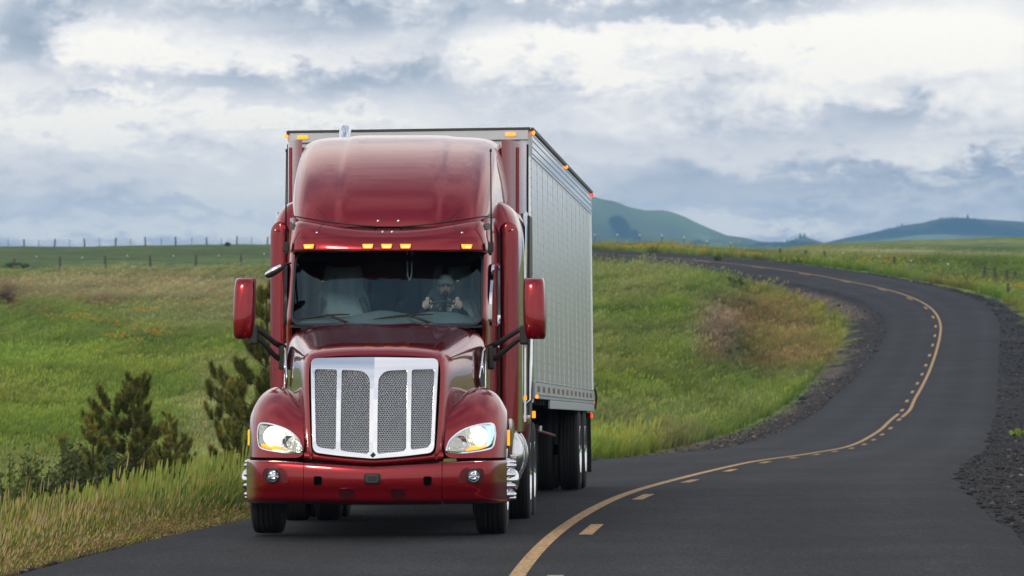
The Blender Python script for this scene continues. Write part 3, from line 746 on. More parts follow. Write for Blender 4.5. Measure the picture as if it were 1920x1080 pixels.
def verge_grass():
    V = [clump_mesh('verge_clump', 16, .50, .0060, .14, .55, 11, heads=.0, segs=4, wind=.08), clump_mesh('verge_clump', 12, .66, .0055, .16, .55, 12, heads=.35, segs=4, wind=.05),
         clump_mesh('verge_clump', 7, .95, .0045, .14, .40, 13, heads=.9, segs=4, wind=.12), clump_mesh('verge_clump', 22, .36, .0065, .16, .8, 14, heads=.0, segs=4, wind=.02)]
    n = 60000; Y = rng.uniform(40, 100, n); _, _, jj = nearest_road(np.interp(Y, CL[:, 1], CL[:, 0]), Y)
    off = -HW[jj] - .12 - rng.random(n) ** 1.7 * 9; X = CL[jj, 0] + off * CLN[jj, 0]; Yp = Y + off * CLN[jj, 1]
    d, o, j = nearest_road(X, Yp); e = d - HW[j]; dens = np.interp(Yp, [40, 66, 100], [1, .85, .35])
    keep = (e > .10) & (rng.random(n) < dens) & ((X / np.maximum(Yp, 1) * F + 960) > -260) & ((X / Yp * F + 960) < 600)
    X, Y, e = X[keep], Yp[keep], e[keep]; m = X.size; Z = height(X, Y)
    base = np.empty((m, 3)); r = rng.random(m); n1 = fbm(X / 1.2, Y / 1.2, 101, 3); n2 = fbm(X / 3, Y / 3, 111, 3)
    pal = np.array([(.100, .150, .024), (.058, .100, .020), (.29, .275, .12), (.20, .135, .055), (.26, .27, .04)])
    straw = np.clip((n2 - .36) * 3, 0, 1)
    pick = np.where(r < .36 - .24 * straw, 0, np.where(r < .52 - .26 * straw, 1, np.where(r < .84, 2, np.where(r < .93, 4, 3))))
    edge = (e < .5) & (rng.random(m) < .55); pick = np.where(edge & (rng.random(m) < .35), 3, pick)
    base = pal[pick] * rng.uniform(.75, 1.3, m)[:, None]
    tallp = rng.random(m) < .035; s_t = np.where(tallp, 1.75, 1.0)
    low = np.clip(e / .8, .38, 1.0) * (1 - .3 * (Y > 66)); s = (.62 + .85 * n1) * rng.uniform(.65, 1.2, m)
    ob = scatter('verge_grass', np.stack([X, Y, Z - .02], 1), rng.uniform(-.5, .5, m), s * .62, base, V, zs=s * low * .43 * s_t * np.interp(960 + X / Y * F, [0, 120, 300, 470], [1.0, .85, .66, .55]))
    tag(ob, 'tall windblown grass with feathery seed heads on the left road edge', kind='stuff')

def gravel():
    vs = []
    for s in range(3):
        r = random.Random(s); bm = bmesh.new(); bmesh.ops.create_icosphere(bm, subdivisions=1, radius=.5)
        for v in bm.verts: v.co *= r.uniform(.65, 1.1); v.co.z *= .6
        me = bpy.data.meshes.new('stone_chip'); bm.to_mesh(me); bm.free(); me.materials.append(stone_mat)
        set_color_attr(me, 'shade', np.ones((len(me.vertices), 3))); vs.append(bpy.data.objects.new('stone_chip', me))
    n = 60000; Y = 42 * np.exp(rng.random(n) * math.log(430 / 42)); _, _, jj = nearest_road(np.interp(Y, CL[:, 1], CL[:, 0]), Y)
    side = rng.random(n) < .35; wr = np.interp(Y, [0, 50, 100, 150, 210, 300, 400], [5.6, 5.6, 5.6, 5, 3.8, 2.2, .6]); wl = np.interp(Y, [0, 50, 130, 160, 250, 300, 380, 430], [.3, .3, .5, 1.9, 1.8, 2.4, 2.6, 1])
    off = np.where(side, -HW[jj] + .12 - rng.random(n) * wl, HWR[jj] - .12 + rng.random(n) * wr)
    X = CL[jj, 0] + off * CLN[jj, 0]; Yp = Y + off * CLN[jj, 1]
    d, o, j = nearest_road(X, Yp); e = d - np.where(o > 0, HWR[j], HW[j]); keep = e > -.02; X, Y, side = X[keep], Yp[keep], side[keep]; m = X.size
    Z = height(X, Y); s = np.exp(rng.normal(-3.5, .6, m)) * np.interp(Y, [42, 100, 300], [.85, 1.0, 1.5])
    pal = np.array([(.022, .022, .025), (.038, .038, .041), (.10, .08, .065), (.24, .19, .14)]); r = rng.random(m)
    br = side & (Y > 120)
    pick = np.where(r < .62 - .45 * br, 0, np.where(r < .90 - .3 * br, 1, np.where(r < .975 - .08 * br, 2, 3)))
    c = pal[pick] * rng.uniform(.7, 1.3, m)[:, None]
    ob = scatter('gravel', np.stack([X, Y, Z + s * .1], 1), rng.uniform(0, 6, m), s, c, vs)
    tag(ob, 'loose dark gravel chips spilling along the road shoulders', kind='stuff')
stone_mat = tint_material('stone_chip_mat', trans=False)
field_grass(); verge_grass(); gravel()

# ------------------------------------------------------------------ flowers
def ray_ground(px, py, y0=60, y1=1200):
    Y = np.exp(np.linspace(math.log(y0), math.log(y1), 700)); X = (px - 960) / F * Y; Z = height(X, Y, False)
    row = HY + (ZC - Z) / Y * F; i = np.argmax(row < py)
    return float(X[i]), float(Y[i])
def flowers():
    r = random.Random(5); mb = MB(); C = []
    spots = [(107, 603, 1), (112, 606, 1), (145, 602, 1), (150, 609, .6), (163, 604, 1), (172, 612, 1.2), (180, 615, .8), (253, 593, 1), (262, 594, 1.4), (275, 593, 1.3), (265, 582, .7), (222, 620, 1), (246, 617, .6), (273, 636, 1), (292, 638, 1),
             (290, 621, 1), (303, 641, 1), (314, 644, .8), (260, 657, 1.3), (225, 646, .8), (218, 647, .6), (370, 578, .8), (391, 580, .8), (375, 577, .6), (1690, 506, .5), (1700, 505, .5), (1640, 498, .5), (1735, 508, .6)]
    for k in range(8): spots.append((r.uniform(1892, 1925), r.uniform(541, 553), 1.0))
    for k in range(150):
        px = r.uniform(1040, 1420) if k < 125 else r.uniform(1420, 1720)
        if k < 125: spots.append((px, None, .6))
        else: spots.append((px, r.uniform(486, 500), .5))
    for px, py, s in spots:
        if py is None:
            Y = r.uniform(474, 496); X = at(px, Y); d, o, j = nearest_road([X], [Y])
            if d[0] < 5.2: continue
        else: X, Y = ray_ground(px, py)
        z0 = height1(X, Y)
        for q in range(int(5 + 7 * s)):
            sz = r.uniform(.03, .055) * (1 + Y / 900); x = X + r.gauss(0, .22 * (1 + Y / 300)); y = Y + r.gauss(0, .5); z = z0 + r.uniform(.28, .55)
            b = len(mb.v)
            for kk in range(6):
                a_ = kk * math.pi / 3; mb.v.append((x + sz * math.cos(a_), y - sz * .6 * math.sin(a_), z + sz * .8 * math.sin(a_)))
            mb.v.append((x, y - sz * .5, z)); col = r.choice([(.75, .36, .03), (.70, .28, .03), (.72, .48, .05)])
            C += [col] * 7
            for kk in range(6): mb.f.append((b + kk, b + (kk + 1) % 6, b + 6))
            b = len(mb.v); mb.v += [(x - .006, y, z0), (x + .006, y, z0), (x, y - sz * .4, z)]; mb.f.append((b, b + 1, b + 2)); C += [(.07, .12, .03)] * 3
    m = tint_material('flower_mat', attr_type='GEOMETRY')
    o = mb.build('wildflowers', m, None, False, fix=False); set_color_attr(o.data, 'tint', np.array(C)); set_color_attr(o.data, 'shade', np.ones((len(C), 3)))
    tag(o, 'orange and yellow wildflowers dotted through the meadow and along the far verge', kind='stuff')
flowers()

# ------------------------------------------------------------------ pines, shrubs
bark_mat = mat('pine_bark', (.060, .042, .034), rough=.95, var=.4, vscale=20, bump=.5, bscale=50)
needle_mat = tint_material('needle_mat', attr_type='GEOMETRY')
def pine(x, y, h, w, seed, label, sink=.15, whorls=9, top=.0):
    r = random.Random(seed); z0 = height1(x, y) - sink
    root = empty('pine_tree', (x, y, z0)); tag(root, label, 'tree')
    tb = MB(); lean = (r.uniform(-.04, .04), r.uniform(-.04, .04))
    tr = [(lean[0] * t * h + .015 * math.sin(t * 9), lean[1] * t * h, t * h) for t in [i / 10 for i in range(11)]]
    tb.tube(tr, [.045 * h / 2.2 * (1 - .88 * i / 10) + .004 for i in range(11)], 8); tb.build('trunk', bark_mat, root, True)
    lb = MB(); V = []; Fs = []; T = []; S = []
    def tuft(p, d, L, n, young):
        u = d.orthogonal().normalized(); v = d.cross(u)
        for k in range(n):
            a = r.uniform(0, 2 * math.pi); t = r.random() ** .8; base = p - d * (L * 1.35 * (1 - t))
            sp = r.uniform(.35, .95) * (1.15 - .5 * t); dr = (d * (.55 + .5 * t) + (u * math.cos(a) + v * math.sin(a)) * sp).normalized()
            ln = L * r.uniform(.6, 1.05); side = dr.cross(Vector((r.uniform(-1, 1), r.uniform(-1, 1), r.uniform(-1, 1)))).normalized() * .0050
            b = len(V); tip = base + dr * ln; V.extend([tuple(base - side), tuple(base + side), tuple(tip + Vector((0, 0, -.08 * ln)))]); Fs.append((b, b + 1, b + 2))
            g_ = r.uniform(.65, 1.25); c = (.135 * g_, .165 * g_, .042 * g_) if not young else (.30 * g_, .28 * g_, .065 * g_)
            T.extend([c] * 3); S.extend([(.8,) * 3, (.8,) * 3, (1.2,) * 3])
        if young:                                       # pale candle at the shoot tip
            b = len(V); q = .010
            V.extend([tuple(p + u * q), tuple(p - u * q * .5 + v * q), tuple(p - u * q * .5 - v * q), tuple(p + d * L * .55)])
            Fs.extend([(b, b + 1, b + 3), (b + 1, b + 2, b + 3), (b + 2, b, b + 3)]); T.extend([(.34, .27, .08)] * 4); S.extend([(1,) * 3] * 4)
    def branch(p, d, L, depth):
        pts = [p]; dd = d.copy(); n = 5
        for i in range(n):
            dd = (dd + Vector((0, 0, .13 + .10 * i / n)) + Vector((r.uniform(-.08, .08), r.uniform(-.08, .08), r.uniform(-.05, .05)))).normalized()
            pts.append(pts[-1] + dd * L / n)
        lb.tube(pts, [max(.003, .012 * L * (1 - i / (n + .5)) * (1.2 if depth == 0 else .9)) for i in range(n + 1)], 5)
        if depth < 2 and L > .16:
            for i in range(2, n + 1):
                for sgn in (-1, 1):
                    if r.random() < .8:
                        q = pts[i]; sd = dd.cross(Vector((0, 0, 1))).normalized() * sgn
                        nd = (dd * .75 + sd * r.uniform(.45, .8) + Vector((0, 0, r.uniform(-.05, .3)))).normalized()
                        branch(q, nd, L * r.uniform(.26, .42) * (1.25 - .12 * i), depth + 1)
        yy = r.random() < .38
        tuft(pts[-1], dd, .105 * (h / 2.3) ** .5 * r.uniform(.85, 1.2), 84, yy)
        if L > .2: tuft(pts[-2], dd, .11, 44, r.random() < .15)
        if L > .35: tuft(pts[-3], dd, .10, 30, False)
    for i in range(whorls):
        t = .06 + .90 * (i / (whorls - 1)) ** .95; p = Vector((lean[0] * t * h, lean[1] * t * h, t * h)); nb = r.choice([4, 5, 6]) if t < .8 else 4
        L = w * .5 * ((1.0 - t) ** .9 + .14) * (1.0 if t > .15 else .9); a0 = r.uniform(0, 6)
        for k in range(nb):
            a = a0 + k * 2 * math.pi / nb + r.uniform(-.3, .3); el = -.05 + .62 * t + r.uniform(-.12, .12)
            branch(p + Vector((0, 0, r.uniform(-.05, .05) * h * .5)), Vector((math.cos(a) * math.cos(el), math.sin(a) * math.cos(el), math.sin(el))), L * r.choice([.5, .8, .95, 1.1, 1.3]) * r.uniform(.85, 1.1), 0)
    tuft(Vector(tr[-1]), Vector((0, 0, 1)), .11, 40, True)
    lb.build('limbs', bark_mat, root, True)
    o = pyd('crown', V, Fs, needle_mat, root); set_color_attr(o.data, 'tint', np.array(T)); set_color_attr(o.data, 'shade', np.array(S))
    return root

leaf_mat = tint_material('leaf_mat', attr_type='GEOMETRY')
def shrub(x, y, h, w, seed, label, group=None, name='shrub', cat='shrub', col=(.075, .095, .035), dense=1.25, flat=1.0, leaf=.042, sink=.05):
    r = random.Random(seed); z0 = height1(x, y) - sink
    root = empty(name, (x, y, z0)); tag(root, label, cat, group)
    st = MB(); V = []; Fs = []; T = []; S = []
    for k in range(int(26 * dense)):
        a = r.uniform(0, 2 * math.pi); rr = math.sqrt(r.random()); tip = Vector((math.cos(a) * rr * w / 2, math.sin(a) * rr * w / 2, h * (1 - .55 * rr * rr) * r.uniform(.7, 1.08)))
        b = Vector((tip.x * .18, tip.y * .18, 0)); mid = (b + tip) / 2 + Vector((tip.x * .1, tip.y * .1, h * .08)); st.tube([b, mid, tip], [.012 * h, .008 * h, .003], 4)
        for q in range(int(64 * dense)):
            t = r.uniform(.25, 1.05); p = b.lerp(mid, t * 2) if t < .5 else mid.lerp(tip, t * 2 - 1)
            p = p + Vector((r.gauss(0, .05 * w), r.gauss(0, .05 * w), r.gauss(0, .05 * h)))
            n_ = Vector((r.uniform(-1, 1), r.uniform(-1, 1), r.uniform(-.2, 1))).normalized(); u = n_.orthogonal().normalized(); v = n_.cross(u); s = leaf * r.uniform(.6, 1.3)
            i0 = len(V); V.extend([tuple(p - u * s), tuple(p + v * s * .55), tuple(p + u * s), tuple(p - v * s * .55)]); Fs.append((i0, i0 + 1, i0 + 2, i0 + 3))
            g_ = r.uniform(.7, 1.9); T.extend([(col[0] * g_, col[1] * g_, col[2] * g_)] * 4); S.extend([(1,) * 3] * 4)
    st.build('stems', bark_mat, root, True)
    o = pyd('foliage', V, Fs, leaf_mat, root); set_color_attr(o.data, 'tint', np.array(T)); set_color_attr(o.data, 'shade', np.array(S))
    return root

def gz_at(px, py_top, Y): return ZC - (py_top - HY) / F * Y
# the small pine by the road and the bigger one half hidden by the truck
def pine_at(px, py_top, Y, w, seed, label, **k):
    X = at(px, Y); z0 = height1(X, Y) - .15; h = gz_at(px, py_top, Y) - z0; pine(X, Y, h, w, seed, label, **k)
pine_at(255, 712, 92, 2.2, 4, 'young pine with a bare dark leader on the slope left of the truck', whorls=9)
pine_at(176, 800, 90, 1.3, 8, 'low bushy pine sapling crowded against the left side of the young pine', whorls=7)
pine_at(318, 780, 91, 1.15, 12, 'narrow pine sapling crowded against the right side of the young pine', whorls=7)
pine_at(508, 545, 98, 2.7, 21, 'tall pine partly hidden behind the red truck and its left mirror', whorls=9)
def shrub_at(px, py_top, Y, w, seed, label, **k):
    X = at(px, Y); z0 = height1(X, Y) - .05; h = max(.2, gz_at(px, py_top, Y) - z0); shrub(X, Y, h, w, seed, label, **k)
shrub_at(130, 828, 84, 1.1, 31, 'dark leafy shrub beside the low pine sapling, second shrub from the left edge')
shrub_at(70, 846, 82, .8, 32, 'small olive shrub leftward of the dark leafy shrub near the verge', col=(.095, .12, .04))
shrub_at(20, 842, 80, .8, 33, 'sparse spreading shrub at the far left edge behind the tall grass', col=(.10, .13, .04), dense=.7)
shrub_at(215, 860, 82, .9, 34, 'dark shrub in front of the trunk of the young pine', col=(.055, .075, .028))
shrub_at(335, 880, 84, .8, 35, 'low dark shrub at the right foot of the pine saplings', col=(.06, .08, .035))
# scrub on the far slopes
def scrub_px(px, py, wpx, hpx, seed, label, col=(.05, .07, .03), dense=.8, **k):
    X, Y = ray_ground(px, py); s = Y / F; shrub(X, Y, hpx * s, wpx * s, seed, label, col=col, dense=dense, leaf=.05 * (Y / 200) ** .7, **k)
scrub_px(190, 577, 70, 14, 41, 'low brown scrub mound on the pale field above the orange flowers', col=(.10, .085, .05))
scrub_px(8, 575, 44, 34, 42, 'brown scrub covered bank at the far left edge of the field', col=(.10, .075, .045))
scrub_px(243, 630, 46, 8, 43, 'flat dark green shrub among the orange flowers left of the mirror')
scrub_px(30, 503, 60, 12, 44, 'dark green bush by the left end of the lower wire fence', col=(.05, .09, .03))
scrub_px(1360, 664, 36, 14, 45, 'dark round shrub at the foot of the bare earth bank', col=(.035, .06, .03))
scrub_px(1396, 674, 26, 12, 46, 'small dark shrub just right of the round shrub below the earth bank', col=(.035, .06, .03))
scrub_px(1345, 700, 46, 20, 47, 'green leafy shrub in the hollow below the bare earth bank', col=(.07, .12, .04))
scrub_px(1375, 540, 40, 22, 48, 'dark green bush on the inside of the bend below the upper road', col=(.06, .115, .03))
scrub_px(1345, 492, 16, 12, 49, 'dark bush on the verge beyond the upper stretch of road', col=(.06, .09, .025))
scrub_px(1908, 818, 34, 16, 51, 'bright green grass tuft growing in the dark gravel at the right edge', col=(.20, .27, .05), name='grass_tuft', cat='grass tuft')
scrub_px(427, 462, 12, 9, 50, 'small bush on the skyline beside the upper fence', col=(.06, .08, .03))

# ------------------------------------------------------------------ fences
wood_mat = mat('weathered_post', (.075, .062, .052), rough=.9, var=.35, vscale=12)
steel_post = mat('steel_post', (.10, .16, .12), rough=.6)
white_top = mat('white_paint', (.75, .76, .74), rough=.6)
wire_mat = mat('fence_wire', (.20, .19, .18), metal=.4, rough=.6)
def fence(posts, label, heights=1.25, wires=(.4, .75, 1.1), name='wire_fence'):
    """posts: (X, Y, kind, height, lean)"""
    x0, y0 = posts[0][0], posts[0][1]; root = empty(name, (x0, y0, height1(x0, y0))); tag(root, label, 'fence')
    M0 = Vector((x0, y0, root.location.z)); tops = []
    for (x, y, kind, h, lean) in posts:
        z = height1(x, y); mb = MB(); b = Vector((x, y, z - .3)) - M0; t = Vector((x + lean * h, y, z + h)) - M0
        if kind == 'wood': mb.tube([b, (b + t) / 2 + Vector((.01, 0, 0)), t], [.13, .125, .11], 7); o = mb.build('fence_post', wood_mat, root)
        else:
            d = Vector((.022, 0, 0)); mb.tube([b, t], .055, 5); o = mb.build('steel_fence_post', steel_post, root)
            c = MB(); c.tube([t + Vector((0, 0, -.10)), t + Vector((0, 0, .02))], (.062), 5); c.build('post_cap', white_top, o)
        tops.append((b, t, h))
    for k, w in enumerate(wires):
        mb = MB(); pts = []
        for (b, t, h) in tops: pts.append(b.lerp(t, min(.97, (w + .3) / (h + .3))))
        p2 = []
        for a, b_ in zip(pts[:-1], pts[1:]):
            p2 += [a, (a + b_) / 2 - Vector((0, 0, .03))]
        p2.append(pts[-1]); mb.tube(p2, .009, 3, False); mb.build('wire', wire_mat, root)
rf = random.Random(9)
def line(y0, y1, px0, px1, dpx, h, alt=True, woodfirst=True, x_end=None, jit=.05):
    out = []; px = px0; k = 0
    while px <= px1:
        t = (px - px0) / max(1, px1 - px0); Y = y0 + (y1 - y0) * t
        kind = 'wood' if (k % 2 == 0) == woodfirst or not alt else 'steel'
        out.append((at(px, Y), Y, kind, h * rf.uniform(.93, 1.08), rf.uniform(-jit, jit))); px += dpx; k += 1
    return out
fence(line(590, 600, -58, 800, 42.5, 1.25), 'lower wire fence with dark wooden and thin steel posts across the left field')
fence(line(905, 905, -12 - 57, 760, 28.5, 1.45, jit=.10), 'upper wire fence standing on the left skyline')
fence(line(497, 492, 1036, 1380, 42.5, 1.5, alt=False) if False else [(at(p, Y), Y, 'steel', 1.35, rf.uniform(-.03, .03)) for p, Y in
       [(1030, 499), (1072, 499), (1115, 498), (1158, 497), (1199, 495), (1241, 493), (1283, 490), (1325, 487), (1370, 484)]], 'steel post fence with white caps just beyond the upper stretch of road')
fence([(at(p, Y), Y, k, 1.1, rf.uniform(-.06, .06)) for p, Y, k in [(1463, 486, 'wood'), (1510, 483, 'wood'), (1546, 480, 'wood'), (1580, 476, 'steel'), (1650, 468, 'steel'), (1676, 465, 'wood'), (1709, 460, 'steel'),
       (1779, 452, 'steel'), (1845, 446, 'wood'), (1866, 440, 'wood'), (1887, 432, 'wood'), (1902, 428, 'wood'), (1960, 415, 'wood')]], 'wire fence with grey wooden posts along the pale field at the right')
fence([(at(p, Y), Y, 'wood', 1.0, 0) for p, Y in [(1776, 410), (1812, 400), (1890, 372), (1975, 345)]], 'short dark posted fence on the green bank outside the bend', wires=(.8,))
def stump(px, Y, h, lean, label):
    X = at(px, Y); z = height1(X, Y); mb = MB()
    mb.tube([(0, 0, -.3), (lean * .5, 0, h * .5), (lean, .02, h)], [.14, .12, .09], 8); mb.tube([(lean * .4, 0, h * .45), (lean * .4 + .16, 0, h * .62)], [.05, .02], 6)
    o = mb.build('old_post', wood_mat); o.location = (X, Y, z); tag(o, label, 'post')
stump(1146, 432, .95, -.08, 'broken dark post just right of the trailer, thicker of two')
stump(1154, 433, .85, .06, 'thinner broken dark post beside the thicker one right of the trailer')
# ------------------------------------------------------------------ the truck (local frame: x to the right of the picture, y backwards from the bumper, z up)
YAW_T, SLOPE_T = math.radians(2.1), math.atan(.022)
TRUCK_M = Matrix.Translation((-1.318, 51.8, .03)) @ Matrix.Rotation(-YAW_T, 4, 'Z') @ Matrix.Rotation(-SLOPE_T, 4, 'X')
truck = empty('semi_truck'); truck.matrix_world = TRUCK_M
tag(truck, 'glossy dark red conventional semi truck tractor with chrome mesh grille and lit headlights', 'truck')

def paint_mat(name, base, flake=.55):
    m = mat(name, base, metal=flake, rough=.23, coat=1.0, coat_rough=.02)
    return m
P_RED = paint_mat('red_paint', (.27, .0018, .0095), .64)
CHROME = mat('chrome', (.86, .88, .92), metal=1, rough=.05, rvar=.03, vscale=3)
STEEL = mat('polished_steel', (.72, .74, .76), metal=1, rough=.16, rvar=.06, vscale=3)
BLACK = mat('black_plastic', (.012, .012, .013), rough=.55)
HOLE_DARK = mat('hole_shade_black', (.003, .003, .003), rough=1, spec=0)
RUBBER = mat('tyre_rubber', (.016, .016, .017), rough=.8, bump=.2, bscale=80)
SEAL = mat('window_seal', (.018, .022, .025), rough=.4)
DARKM = mat('dark_frame', (.018, .018, .019), rough=.75, var=.3)
ALU = mat('aluminium', (.55, .56, .57), metal=1, rough=.32, rvar=.1, vscale=2)
AMBER = mat('amber_lens_lit', (.9, .25, .02), rough=.2, emit=(1.0, .24, .01), estr=2.2)
AMBER_HOT = mat('amber_bulb_lit', (1, .6, .1), rough=.2, emit=(1.0, .62, .12), estr=9)
AMBER_DIM = mat('amber_lens', (.85, .28, .03), rough=.15, coat=1, emit=(1, .35, .03), estr=.5)
RED_LIT = mat('red_lens_lit', (.8, .02, .01), rough=.2, emit=(1, .03, .02), estr=2.5)
LAMP_HOT = mat('headlamp_lit', (1, 1, 1), emit=(1.0, .88, .66), estr=70)
LAMP_SOFT = mat('headlamp_reflector_lit', (1, .95, .85), metal=.6, rough=.2, emit=(1.0, .80, .50), estr=9.0)

def glass_mat(name, tint, spec=1.0, ior=1.5):
    m = bpy.data.materials.new(name); m.use_nodes = True; nt = m.node_tree
    for n in list(nt.nodes):
        if n.type == 'BSDF_PRINCIPLED': nt.nodes.remove(n)
    t = nt.nodes.new('ShaderNodeBsdfTransparent'); t.inputs[0].default_value = (*tint, 1)
    g_ = nt.nodes.new('ShaderNodeBsdfGlossy'); g_.inputs['Roughness'].default_value = .015; g_.inputs[0].default_value = (*[spec * c for c in (.78, 1.05, 1.15)], 1)
    fr = nt.nodes.new('ShaderNodeFresnel'); fr.inputs[0].default_value = ior
    mx = nt.nodes.new('ShaderNodeMixShader'); nt.links.new(fr.outputs[0], mx.inputs[0]); nt.links.new(t.outputs[0], mx.inputs[1]); nt.links.new(g_.outputs[0], mx.inputs[2])
    nt.links.new(mx.outputs[0], nt.nodes['Material Output'].inputs[0]); return m
GLASS = glass_mat('windscreen_glass', (.76, .92, .95), ior=1.6)
LENS = glass_mat('clear_lens', (.97, .97, .96))
DARKGLASS = mat('dark_side_glass', (.012, .016, .018), rough=.03, coat=1)

# ---- hood
hood_rows_pts = []
st = [  # each station: list of (x, y, z) from the centre line over the top and down the side
    [(0, .375, 1.715), (.20, .37, 1.715), (.40, .365, 1.710), (.56, .36, 1.700), (.615, .355, 1.66), (.628, .34, 1.58), (.622, .30, 1.35), (.610, .25, 1.10), (.598, .20, .90), (.585, .175, .79), (.57, .17, .74)],
    [(0, .41, 1.765), (.20, .41, 1.765), (.40, .405, 1.757), (.575, .405, 1.742), (.650, .40, 1.70), (.672, .385, 1.60), (.672, .345, 1.36), (.662, .295, 1.10), (.650, .245, .90), (.640, .22, .79), (.62, .21, .72)],
    [(0, .55, 1.815), (.20, .55, 1.818), (.41, .55, 1.808), (.60, .55, 1.785), (.688, .55, 1.735), (.720, .55, 1.63), (.725, .52, 1.38), (.718, .48, 1.14), (.71, .44, .95), (.70, .42, .82), (.69, .41, .74)],
    [(0, .90, 1.865), (.20, .90, 1.872), (.43, .90, 1.862), (.645, .90, 1.832), (.735, .90, 1.775), (.775, .90, 1.66), (.785, .90, 1.42), (.785, .90, 1.18), (.78, .90, 1.0), (.78, .90, .88), (.78, .90, .8)],
    [(0, 1.40, 1.945), (.21, 1.40, 1.955), (.47, 1.40, 1.945), (.715, 1.40, 1.905), (.815, 1.40, 1.84), (.862, 1.40, 1.72), (.878, 1.40, 1.47), (.882, 1.40, 1.24), (.885, 1.40, 1.1), (.885, 1.40, .95), (.885, 1.40, .8)],
    [(0, 1.92, 2.030), (.22, 1.92, 2.042), (.50, 1.93, 2.034), (.80, 1.97, 1.995), (.895, 2.0, 1.93), (.945, 2.05, 1.80), (.965, 2.08, 1.52), (.972, 2.1, 1.3), (.975, 2.1, 1.15), (.978, 2.1, 1.0), (.98, 2.1, .85)],
    [(0, 2.04, 2.035), (.22, 2.05, 2.045), (.52, 2.08, 2.040), (.83, 2.16, 2.005), (.925, 2.22, 1.94), (.975, 2.25, 1.81), (.992, 2.25, 1.53), (.995, 2.25, 1.3), (.997, 2.25, 1.15), (1.0, 2.25, 1.0), (1.0, 2.25, .85)]]
hood = grid_surf('hood', st, P_RED, truck, mirror=True, sub=3)
# lip of the hood under the grille
lip = MB(); 
lip_rows = [[(x, y - .0 + abs(x) * .06, z) for x in (-.66, -.58, -.4, -.2, 0, .2, .4, .58, .66)] for (y, z) in ((.19, .785), (.165, .755), (.165, .715), (.20, .690), (.30, .685))]
lip_rows = [[(x, y, z + .055 * min(1, abs(x) / .6) ** 1.2 - .03) for (x, y, z) in r] for r in lip_rows]
grid_surf('hood_lip', lip_rows, P_RED, truck, sub=2)

# ---- fenders
def fender(side):
    U = [([.66, .79, .95, 1.08, 1.185, 1.238], [.26, .31, .40, .50, .63, .84], [.745] * 6),
         ([.67, .80, .95, 1.08, 1.185, 1.240], [.30, .345, .43, .53, .67, .88], [.92, .93, .94, .94, .94, .93]),
         ([.68, .81, .95, 1.08, 1.185, 1.240], [.35, .40, .48, .58, .72, .92], [1.06, 1.09, 1.11, 1.11, 1.10, 1.06]),
         ([.69, .82, .96, 1.08, 1.180, 1.236], [.44, .50, .58, .69, .82, .98], [1.16, 1.22, 1.26, 1.255, 1.22, 1.14]),
         ([.71, .83, .95, 1.07, 1.165, 1.225], [.58, .66, .74, .84, .95, 1.06], [1.24, 1.33, 1.365, 1.35, 1.30, 1.19]),
         ([.75, .85, .95, 1.06, 1.150, 1.215], [.82, .88, .94, 1.0, 1.08, 1.15], [1.29, 1.395, 1.425, 1.40, 1.34, 1.21]),
         ([.80, .88, .97, 1.06, 1.150, 1.215], [1.2, 1.22, 1.25, 1.28, 1.3, 1.3], [1.30, 1.41, 1.435, 1.41, 1.34, 1.21]),
         ([.86, .92, .99, 1.07, 1.150, 1.215], [1.62] * 6, [1.26, 1.34, 1.355, 1.33, 1.27, 1.15]),
         ([.90, .95, 1.0, 1.08, 1.160, 1.215], [1.95] * 6, [1.05, 1.10, 1.12, 1.10, 1.05, .97]),
         ([.92, .96, 1.01, 1.08, 1.165, 1.215], [2.12] * 6, [.72, .74, .74, .74, .72, .70])]
    rows = []
    for xs, ys, zs in U:
        row = [(x * side, y, z) for x, y, z in zip(xs, ys, zs)]
        y, z = ys[-1], zs[-1]; dy, dz = y - 1.25, z - .52; L = math.hypot(dy, dz); R = .625
        if L > R + .03:
            row.append((1.243 * side, 1.25 + dy / L * (R + .02), .52 + dz / L * (R + .02))); row.append((1.18 * side, 1.25 + dy / L * R, .52 + dz / L * R)); row.append((.98 * side, 1.25 + dy / L * R, .52 + dz / L * R))
        else:
            row += [(1.24 * side, y, z - .01), (1.18 * side, y, z - .01), (.98 * side, y, z - .01)]
        rows.append(row)
    return grid_surf('fender', rows, P_RED, truck, sub=3)
fend = {s: fender(s) for s in (-1, 1)}
bvh_front = local_bvh([hood, fend[-1], fend[1]])
def proj(bvh, x, z, y0=-1.0, dflt=.5):
    h = bvh.ray_cast(Vector((x, y0, z)), Vector((0, 1, 0)))
    return h[0].y if h[0] is not None else dflt
def patch(name, outline, bvh, off, mt, parent, n=14, side=1, thick=0, dflt=.5, smooth_=True):
    """surface patch that follows the body: outline in (x,z), laid `off` in front of the hit surface"""
    cx = sum(p[0] for p in outline) / len(outline); cz = sum(p[1] for p in outline) / len(outline)
    V = [(side * cx, proj(bvh, side * cx, cz, dflt=dflt) - off, cz)]; m = len(outline); Fs = []
    for k in range(1, n + 1):
        t = k / n
        for (x, z) in outline:
            xx, zz = cx + (x - cx) * t, cz + (z - cz) * t; V.append((side * xx, proj(bvh, side * xx, zz, dflt=dflt) - off, zz))
    for j in range(m): Fs.append((0, 1 + j, 1 + (j + 1) % m))
    for k in range(n - 1):
        for j in range(m):
            a, b = 1 + k * m + j, 1 + k * m + (j + 1) % m; Fs.append((a, a + m, b + m, b))
    if thick:                                     # a skirt back to the body
        o0 = 1 + (n - 1) * m; b0 = len(V)
        for j in range(m): x, y, z = V[o0 + j]; V.append((x, y + thick, z))
        for j in range(m): Fs.append((o0 + j, b0 + j, b0 + (j + 1) % m, o0 + (j + 1) % m))
    return pyd(name, V, Fs, mt, parent, smooth_)
